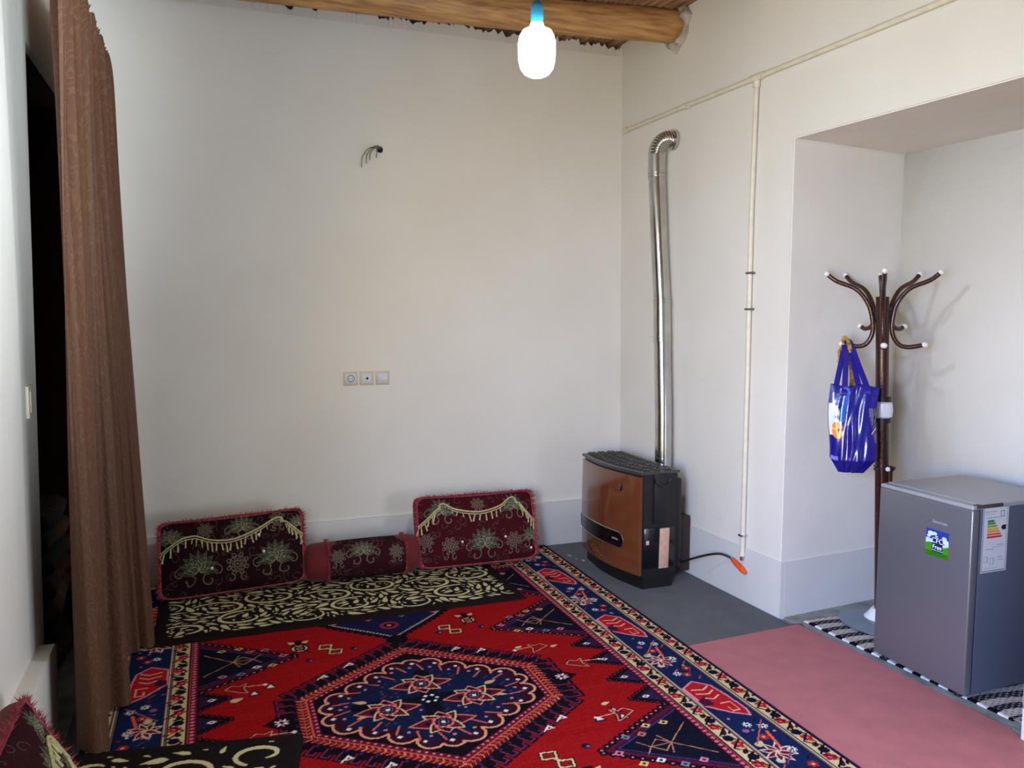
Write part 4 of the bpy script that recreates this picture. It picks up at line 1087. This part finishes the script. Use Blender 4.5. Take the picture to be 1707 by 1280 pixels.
# =================================================================== BACK WALL FITTINGS
def plate(cx_, label, kind, names):
    zc = 1.219; y0 = yb(zc); t = empty(names, (cx_, y0, zc-.045)); tag(t, label, 'socket' if kind != 'switch' else 'switch')
    MB().box((cx_-.044,y0-.010,zc-.044), (cx_+.044,y0+.002,zc+.044), bev=.004).build('frame', 'beige', t)
    MB().box((cx_-.030,y0-.0125,zc-.030), (cx_+.030,y0-.009,zc+.030), bev=.002).build('insert', 'switch', t)
    if kind == 'socket':
        mb = MB(); mb.tube([(cx_+.021*math.cos(q), y0-.0135, zc+.021*math.sin(q)) for q in np.linspace(0,2*PI,26)[:-1]], .0022, n=6, closed=True); mb.build('recess_ring', 'wire', t)
        for s in (-1,1): MB().lathe([(.003,0),(.003,.001)], (cx_+s*.009,y0-.0135,zc), 10, 'y').build('pin_hole', 'hole', t)
    if kind == 'aerial': MB().lathe([(.0075,-.004),(.0075,.001)], (cx_+.002,y0-.0125,zc), 16, 'y').build('jack', 'hole', t)
    if kind == 'switch': MB().box((cx_-.0265,y0-.016,zc-.022), (cx_+.0265,y0-.0115,zc+.026), bev=.002).build('rocker', 'switch', t)
plate(.866, 'beige framed power socket on the back wall, leftmost of the three plates', 'socket', 'power_socket')
plate(.969, 'beige framed aerial socket with a dark centre hole, middle of the three plates', 'aerial', 'aerial_socket')
plate(1.073, 'beige framed light switch on the back wall, rightmost of the three plates', 'switch', 'light_switch')
# light switch on the left wall
sw = empty('light_switch', (xl(1.3),3.43,1.25)); tag(sw, 'worn cream light switch on the near left wall beside the doorway', 'switch')
MB().box((xl(1.3)-.002,3.375,1.255), (xl(1.3)+.011,3.465,1.375), bev=.004).build('frame', 'pipe', sw)
MB().box((xl(1.3)+.009,3.392,1.275), (xl(1.3)+.015,3.448,1.355), bev=.003).build('rocker', 'beige', sw)
# wires out of the back wall
wz = 2.675; yw = yb(wz)
wr = empty('wall_wires', (1.075,yw,wz)); tag(wr, 'bare grey wires curling out of a dark hole high on the back wall', 'wires')
MB().lathe([(.018,.0),(.020,-.003),(.014,-.012),(.001,-.014)], (1.078,yw+.001,wz), 16, 'y').build('hole', 'hole', wr)
for k, (ex, ez, mx, mz) in enumerate(((.952,2.55,.985,2.665),(.982,2.575,1.01,2.675),(1.004,2.598,1.03,2.68),(1.045,2.615,1.05,2.675))):
    P = catmull([(1.078,yw-.005,wz+.004),(mx+.03,yw-.045,mz+.012),(mx,yw-.055,mz-.008),(ex+.003,yw-.05,(ez+mz)/2),(ex,yw-.045,ez)], 20)
    MB().tube([tuple(p) for p in P], .0028, n=6).build('wire', 'wire', wr)
# small crack flakes of plaster by the rug corner
mb = MB()
for k in range(5): mb.ball((2.27+.02*k+random.uniform(-.01,.01),4.88-.05*k+random.uniform(-.02,.02),.004), random.uniform(.008,.016), 5, (1,1.6,.35))
thing('torn_tape', mb, 'rope', 'crumpled scrap of pale tape on the grey carpet by the rug edge', 'scrap')

# =================================================================== BULB
bl = empty('hanging_bulb', (1.026,2.5,2.40)); tag(bl, 'bright white bulb hanging from the ceiling in a teal socket', 'light bulb')
em, nt, p = newmat('lit_bulb_glass'); p.inputs['Emission Color'].default_value = (.776,.912,1,1); p.inputs['Emission Strength'].default_value = BULB_POWER
p.inputs['Base Color'].default_value = (1,1,1,1); M['bulb'] = em
prof = [(.002,0),(.022,.003),(.040,.012),(.052,.028),(.058,.05),(.060,.08),(.060,.105),(.056,.128),(.046,.145),(.030,.153),(.022,.156)]
MB().lathe(prof, (1.026,2.5,2.402), 32).build('globe', 'bulb', bl)
MB().lathe([(.0225,0),(.024,.006),(.020,.018),(.012,.024)], (1.026,2.5,2.556), 24).build('neck', 'white_plastic', bl)
MB().lathe([(.020,0),(.020,.05),(.017,.062),(.008,.072),(.003,.076)], (1.026,2.5,2.572), 24).build('socket', 'teal', bl)
MB().tube([(1.026,2.5,2.64),(1.027,2.5,3.0),(1.026,2.5,3.53)], .003, n=8).build('cord', 'white_plastic', bl)

# =================================================================== ALCOVE: striped rug, rack, bag, fridge
cvr = CV(2.955, 3.62, 2.24, 3.40, .004, (190,182,174)); Xr, Yr = np.meshgrid(cvr.X, cvr.Y, indexing='ij')
ph = (Yr*1.0+.012*np.sin(Xr*14)+.04*(Xr-2.95))
band_ = np.floor(ph/.046) % 2 == 0
cvr.a[band_] = (44,42,50); cvr.a[(~band_) & (np.floor(ph/.092) % 3 == 0)] = (206,192,184)
edge = Xr < 2.975; cvr.a[edge & band_] = (12,12,22); cvr.a[edge & ~band_] = (235,235,240)
mot = (np.sin(Xr*150+np.floor(ph/.046)*2)*np.sin(Yr*260) > .45) & ~edge
cvr.a[mot & band_] = (150,140,138); cvr.a[mot & ~band_] = (150,136,130)
cvr.a += rng.normal(0,10,cvr.a.shape[:2]+(1,)); np.clip(cvr.a, 8, 245, out=cvr.a)
skew = (Yr-3.4)*-.055
gz = .006+.002*np.sin(Yr*2*PI/.092)*1.0+0*Xr; gz[0,:] = 0.0; gz[-1,:] = 0; gz[:,0] = 0; gz[:,-1] = 0
me = grid_mesh('striped_rug', np.stack([Xr+skew, Yr, gz],-1).reshape(-1,3), cvr.nx, cvr.ny, cvr.linear())
o = link('striped_rug', me, 'pile', None, (3.28,2.8,0)); tag(o, 'small black and white striped rag rug in the alcove under the fridge', 'rug')
fr = MB()
for k in range(90):
    x = 3.03+random.uniform(0,.5); P = catmull([(x,2.245,.005),(x+random.uniform(-.03,.03),2.215,.012),(x+random.uniform(-.05,.05),2.17+random.uniform(-.02,.02),.003)], 6)
    fr.tube([tuple(q) for q in P], .003, n=5)
f = fr.build('rug_fringe', 'rope', o); f['kind'] = 'stuff'

# coat rack
rx, ry = 3.325, 3.235
cr = empty('coat_rack', (rx,ry,0)); tag(cr, 'brown metal coat rack with curved arms and pale knobs standing behind the fridge', 'coat rack')
MB().lathe([(.001,.012),(.20,.012),(.208,.018),(.208,.026),(.198,.031),(.06,.034),(.001,.034)], (rx-.02,ry-.02,0), 56).build('base_disc', 'base_disc', cr)
MB().lathe([(.085,.034),(.078,.042),(.052,.075),(.046,.085),(.001,.086)], (rx,ry,0), 32).build('base_cone', 'white_plastic', cr)
MB().tube([(rx,ry,.08),(rx,ry,1.09)], .034, n=24).build('lower_pole', 'brown_metal', cr)
for q in (PI*1.1, PI*1.75, PI*.4):
    MB().tube([(rx+.038*math.cos(q),ry+.038*math.sin(q),.11),(rx+.038*math.cos(q),ry+.038*math.sin(q),.82),(rx+.048*math.cos(q),ry+.048*math.sin(q),.85),(rx+.060*math.cos(q),ry+.060*math.sin(q),.84)], .014, n=10).build('leg_tube', 'brown_metal', cr)
MB().ball((rx-.01,ry-.05,.845), .0125, 10).build('screw_knob', 'white_plastic', cr)
for z in (1.095, 1.205): MB().tube([(rx,ry,z-.012),(rx,ry,z+.012)], .043, n=24).build('collar', 'black', cr)
MB().lathe([(.038,1.107),(.049,1.115),(.054,1.15),(.049,1.185),(.038,1.193)], (rx,ry,0), 32).build('white_ring', 'white_plastic', cr)
MB().tube([(rx,ry,1.20),(rx,ry,1.73)], .032, n=24).build('upper_pole', 'brown_metal', cr)
vd = math.atan2(ry, rx)      # direction away from the camera
for k, a in enumerate((PI/2+.05, PI/2-.80, PI+.05, -PI/2+.85, -PI/2+.05, .05)):
    q = a+vd-PI/2*0+0.0; q = vd+a
    dx, dy = math.cos(q), math.sin(q); up_ = (k % 2 == 0)
    tipr = .26; zt = 1.845; zh = 1.475 if k % 2 == 0 else 1.565; hr = .19 if k % 2 == 0 else .15
    P = catmull([(rx+dx*tipr,ry+dy*tipr,zt),(rx+dx*.215,ry+dy*.215,zt-.035),(rx+dx*.125,ry+dy*.125,zt-.075),(rx+dx*.070,ry+dy*.070,1.70),(rx+dx*.048,ry+dy*.048,1.62),(rx+dx*.047,ry+dy*.047,zh+.07),(rx+dx*.075,ry+dy*.075,zh+.015),(rx+dx*.12,ry+dy*.12,zh),(rx+dx*hr,ry+dy*hr,zh+.012)], 44)
    arm = MB().tube([tuple(p) for p in P], .0115, n=12).build('arm', 'brown_metal', cr)
    MB().ball((rx+dx*(tipr+.004),ry+dy*(tipr+.004),zt+.004), .0145, 10).build('knob', 'clear_knob', arm)
    MB().ball((rx+dx*(hr+.004),ry+dy*(hr+.004),zh+.013), .0145, 10, (1.15,1.15,1)).build('knob', 'clear_knob', arm)

LEAN = .050
def lean(ob):
    o = ORG[ob.name] if ob.name in ORG else ORG['coat_rack']; me = ob.data; n = len(me.vertices); a = np.empty(n*3, np.float32); me.vertices.foreach_get('co', a)
    a = a.reshape(-1,3); z = a[:,2]+o[2]; a[:,0] -= LEAN*np.clip(z-.05, 0, 3); me.vertices.foreach_set('co', a.ravel()); me.update()
for ch in list(cr.children):
    lean(ch)
    for g in ch.children: lean(g)
# tote bag on the left hook of the rack (frame: T along the bag width as seen, Nf toward the viewer)
T = np.array([math.cos(-YAW*.0-.35), math.sin(-.35), 0]); T = np.array([.80,-.60,0]); Nf = np.array([-.60,-.80,0])
bc = np.array([3.036,3.190,0.]); ztop, zbot = 1.285, .845
cvb = CV(-.15,.15,-.04,.46,.004,(26,20,122))
cvb.disc(-.125,.27,.062,(214,220,238),.080)
cvb.line([(-.05,.46),(-.045,.33)], .03, (60,90,190)); cvb.line([(-.05,.33),(-.06,.27)], .03, (30,96,176))
for k in range(18): q = random.uniform(0,6.28); cvb.disc(-.088+.018*math.cos(q), .215+.030*math.sin(q), .013, random.choice([(240,140,60),(236,110,40),(250,180,110),(224,150,30)]))
cvb.disc(-.088,.215,.010,(214,120,20)); cvb.line([(-.13,.075),(-.10,.072)], .02, (120,120,200))
cvb.poly([(.085,.33),(.15,.33),(.15,.13),(.12,.16)], (96,98,120))
for k in range(4): cvb.line([(.10+.012*k+.02*math.sin(t*3+.5), .33-.13*t) for t in np.linspace(0,1,8)], .005, (16,16,30))
cvb.line([(.10,.20),(.14,.24)], .004, (190,190,210))
def bag_pt(u, v, side):     # u -1..1, v 0..1 (bottom..top)
    wdt = .104+.010*v-.0*(1-v)-.045*max(0,.16-v)/.16; d = (.062*(1-v)**.55+.012)*(1-u*u*.55)*min(1,(v+.05)*5)
    crease = .006*math.sin(u*9+v*4)+.004*math.sin(u*17-v*9)
    p = bc+T*(u*wdt+.006*math.sin(v*7))+Nf*side*(d+crease*(1-abs(u))); return (p[0], p[1], zbot+(ztop-zbot)*v+.006*math.sin(u*5)*(v > .9)-.0*u)
bg = empty('tote_bag', tuple(bc+np.array([0,0,zbot]))); tag(bg, 'glossy blue shopping tote with an orange flower print hanging on the coat rack', 'bag')
nu, nv = 74, 112
for side, nm in ((1,'front_panel'),(-1,'rear_panel')):
    co = []; col = []; li = lin(cvb.a)
    for i in range(nu):
        for j in range(nv):
            u = -1+2*i/(nu-1.); v = j/(nv-1.); co.append(bag_pt(u, v, side))
            ci = int((u*.13+.15)/.004); cj = int((v*.44+.04)/.004)
            col.append(li[min(max(ci,0),cvb.nx-1), min(max(cj,0),cvb.ny-1)] if side > 0 else lin((24,18,112)))
    me = grid_mesh(nm, np.array(co), nu, nv, np.array(col)); link(nm, me, 'blue_bag', bg)
# side and bottom closure
mb = MB()
for u in (-1,1):
    k = len(mb.v)
    for j in range(24): v = j/23.; a = np.array(bag_pt(u,v,1)); b = np.array(bag_pt(u,v,-1)); mb.v += [tuple(a), tuple((a+b)/2-T*u*.012*(1-v)), tuple(b)]
    for j in range(23):
        for c_ in range(2): mb.f.append((k+j*3+c_, k+j*3+c_+1, k+(j+1)*3+c_+1, k+(j+1)*3+c_))
k = len(mb.v)
for i in range(24): u = -1+2*i/23.; mb.v += [bag_pt(u,0,1), bag_pt(u,0,-1)]
for i in range(23): mb.f.append((k+i*2, k+i*2+1, k+i*2+3, k+i*2+2))
mb.build('gusset', 'blue', bg)
put_text('bag_text', 'VEL', .021, bc+T*-.076+Nf*.053+np.array([0,0,1.128]), T, (0,0,1), 'dark_text', bg)
hk = np.array([rx-LEAN*1.44+math.cos(vd+PI/2+.05)*.165, ry+math.sin(vd+PI/2+.05)*.165, 1.492])
for side, (ua, ub) in ((1,(-.42,.50)),(-1,(-.75,.20))):
    a = np.array(bag_pt(ua,.965,side)); b = np.array(bag_pt(ub,.965,side)); top = hk+np.array([0,0,.004])+T*.004*side
    sm = MB()
    P = catmull([a-np.array([0,0,.04]), a, (a+top)/2+T*-.004, top-T*.010-np.array([0,0,.004]), top+np.array([0,0,.006]), top+T*.012-np.array([0,0,.004]), (b+top)/2+T*.004, b, b-np.array([0,0,.04])], 50)
    k = len(sm.v)
    for i, pnt in enumerate(P):
        w_ = .0135*(1-.55*math.exp(-((i-24.5)/7.)**2)); tg = P[min(i+1,49)]-P[max(i-1,0)]; tg = tg/np.linalg.norm(tg); sd = np.cross(Nf, tg); sd /= np.linalg.norm(sd)+1e-9
        for q in (-1,1):
            for e_ in (-1,1): sm.v.append(tuple(pnt+sd*w_*q+Nf*.0015*e_*q))
    for i in range(49):
        for j in range(4): sm.f.append((k+i*4+j, k+i*4+(j+1) % 4, k+(i+1)*4+(j+1) % 4, k+(i+1)*4+j))
    sm.build('handle', 'blue', bg, auto=60)
# patterned ribbon hung on the same hook
M['ribbon'] = mat('yellow_brown_ribbon', (206,160,60), .6, col2=(92,44,28), vscale=55)
P = catmull([hk+np.array([-.03,-.01,.035]), hk+np.array([-.010,-.02,.0]), hk+np.array([-.005,-.03,-.08]), hk+np.array([.012,-.03,-.17]), hk+np.array([.02,-.02,-.24])], 30)
P2 = catmull([hk+np.array([-.03,-.01,.035]), hk+np.array([-.045,.0,-.03]), hk+np.array([-.055,.005,-.10])], 14)
mb = MB(); mb.tube([tuple(p) for p in P], [.006+.007*min(1,i/12.) for i in range(30)], n=8); mb.tube([tuple(p) for p in P2], [.006+.004*math.sin(i) for i in range(14)], n=8)
thing('patterned_ribbon', mb, 'ribbon', 'yellow and brown patterned cloth strip hanging with the blue bag on the rack hook', 'cloth strip')

# fridge
fg = empty('mini_fridge', (3.2,2.68,0)); tag(fg, 'silver mini fridge with a green and blue sticker standing in the alcove', 'fridge')
fx0, fy0, fy1, fz = 2.965, 2.425, 2.925, .852
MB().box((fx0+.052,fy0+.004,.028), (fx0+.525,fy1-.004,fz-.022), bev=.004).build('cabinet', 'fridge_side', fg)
MB().box((fx0+.040,fy0+.008,.035), (fx0+.054,fy1-.008,fz-.035)).build('gasket', 'gasket', fg)
dr = MB().box((fx0,fy0,.028), (fx0+.042,fy1,fz-.022), bev=.007, seg=3).build('door', 'fridge', fg)
MB().box((fx0+.001,fy0+.001,fz-.0225), (fx0+.05,fy1-.001,fz-.004), bev=.006, seg=3).build('door_cap', 'fridge_top', dr)
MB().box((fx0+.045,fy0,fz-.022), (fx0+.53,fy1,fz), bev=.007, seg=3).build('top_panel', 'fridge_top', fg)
MB().box((fx0+.02,fy0-.002,fz-.016), (fx0+.17,fy0+.02,fz-.001), bev=.002).build('hinge_cover', 'gasket', fg)
for (a, b) in ((.03,.05),(.03,.45),(.47,.05),(.47,.45)): MB().lathe([(.018,0),(.018,.012),(.012,.03)], (fx0+a,fy0+b,.0085), 16).build('foot', 'black', fg)
put_text('badge', 'Emersun', .021, (fx0-.001,2.583,.741), (0,-1,0), (0,0,1), 'grey_text', dr)
# CFC Free sticker
cs3 = CV(0,.118,0,.118,.0012,(60,140,20)); Xs, Ys = np.meshgrid(cs3.X, cs3.Y, indexing='ij')
cs3.a[Ys > .062] = (38,60,150); cs3.a[(Ys > .052+.006*np.sin(Xs*60)) & (Ys < .066+.01*np.sin(Xs*50+1))] = (190,215,245)
for x, y, r in ((.025,.098,.016),(.045,.10,.012),(.015,.085,.010),(.10,.075,.018),(.095,.088,.012),(.055,.088,.007)): cs3.disc(x,y,r,(205,220,250),r*.6)
cs3.a[Ys < .02] = (40,112,14); cs3.poly([(.034,.02),(.088,.02),(.088,.085),(.034,.085)], (18,36,84)); cs3.line([(.034,.027),(.088,.027)], .003, (170,230,180))
co = np.stack([np.full(Xs.shape, fx0-.0012), 2.652-Xs, .587+Ys], -1)
st_ = link('sticker', grid_mesh('sticker', co.reshape(-1,3), cs3.nx, cs3.ny, cs3.linear()), 'print', dr, smooth=False)
put_text('sticker_text', 'CFC', .032, (fx0-.0016,2.591,.657), (0,-1,0), (0,0,1), 'white_text', dr)
put_text('sticker_text', 'Free', .026, (fx0-.0016,2.591,.629), (0,-1,0), (0,0,1), 'white_text', dr)
# energy label on the side
ce = CV(0,.150,0,.285,.0015,(206,208,206))
ce.line([(.006,.006),(.144,.006),(.144,.279),(.006,.279)], .003, (120,124,130), closed=True)
for k, cc in enumerate(((30,110,70),(70,140,50),(140,160,40),(200,180,50),(224,150,40),(216,90,40),(200,40,40))):
    y = .222-.0115*k; w_ = .035+.008*k; ce.poly([(.03,y-.0045),(.03+w_,y-.0045),(.036+w_,y),(.03+w_,y+.0045),(.03,y+.0045)], cc)
ce.poly([(.108,.190),(.118,.200),(.138,.200),(.138,.180),(.118,.180)], (14,14,18))
for x0_, y_, x1_ in ((.015,.262,.08),(.015,.252,.07),(.02,.236,.10),(.06,.108,.13),(.03,.10,.07),(.09,.116,.13),(.02,.018,.10),(.10,.05,.13),(.10,.062,.125)): ce.line([(x0_,y_),(x1_,y_)], .0028, (140,140,150))
for (x, y) in ((.112,.248),(.026,.055),(.062,.046)): ce.line([(x-.008,y-.01),(x+.012,y-.01),(x+.012,y+.014),(x-.008,y+.014)], .0025, (70,110,130), closed=True)
Xe, Ye = np.meshgrid(ce.X, ce.Y, indexing='ij')
co = np.stack([fx0+.060+Xe, np.full(Xe.shape, fy0+.0025), .555+Ye], -1)
link('energy_label', grid_mesh('energy_label', co.reshape(-1,3), ce.nx, ce.ny, ce.linear()), 'print', fg, smooth=False)
# cable on the right jamb
P = catmull([(2.905,1.99,.26),(2.90,2.06,.24),(2.905,2.112,.19),(2.92,2.122,.13),(3.0,2.17,.08)], 24)
thing('power_cable', MB().tube([tuple(p) for p in P], .005, n=8), 'beige_cable', 'grey power cable bending round the right edge of the alcove', 'cable')
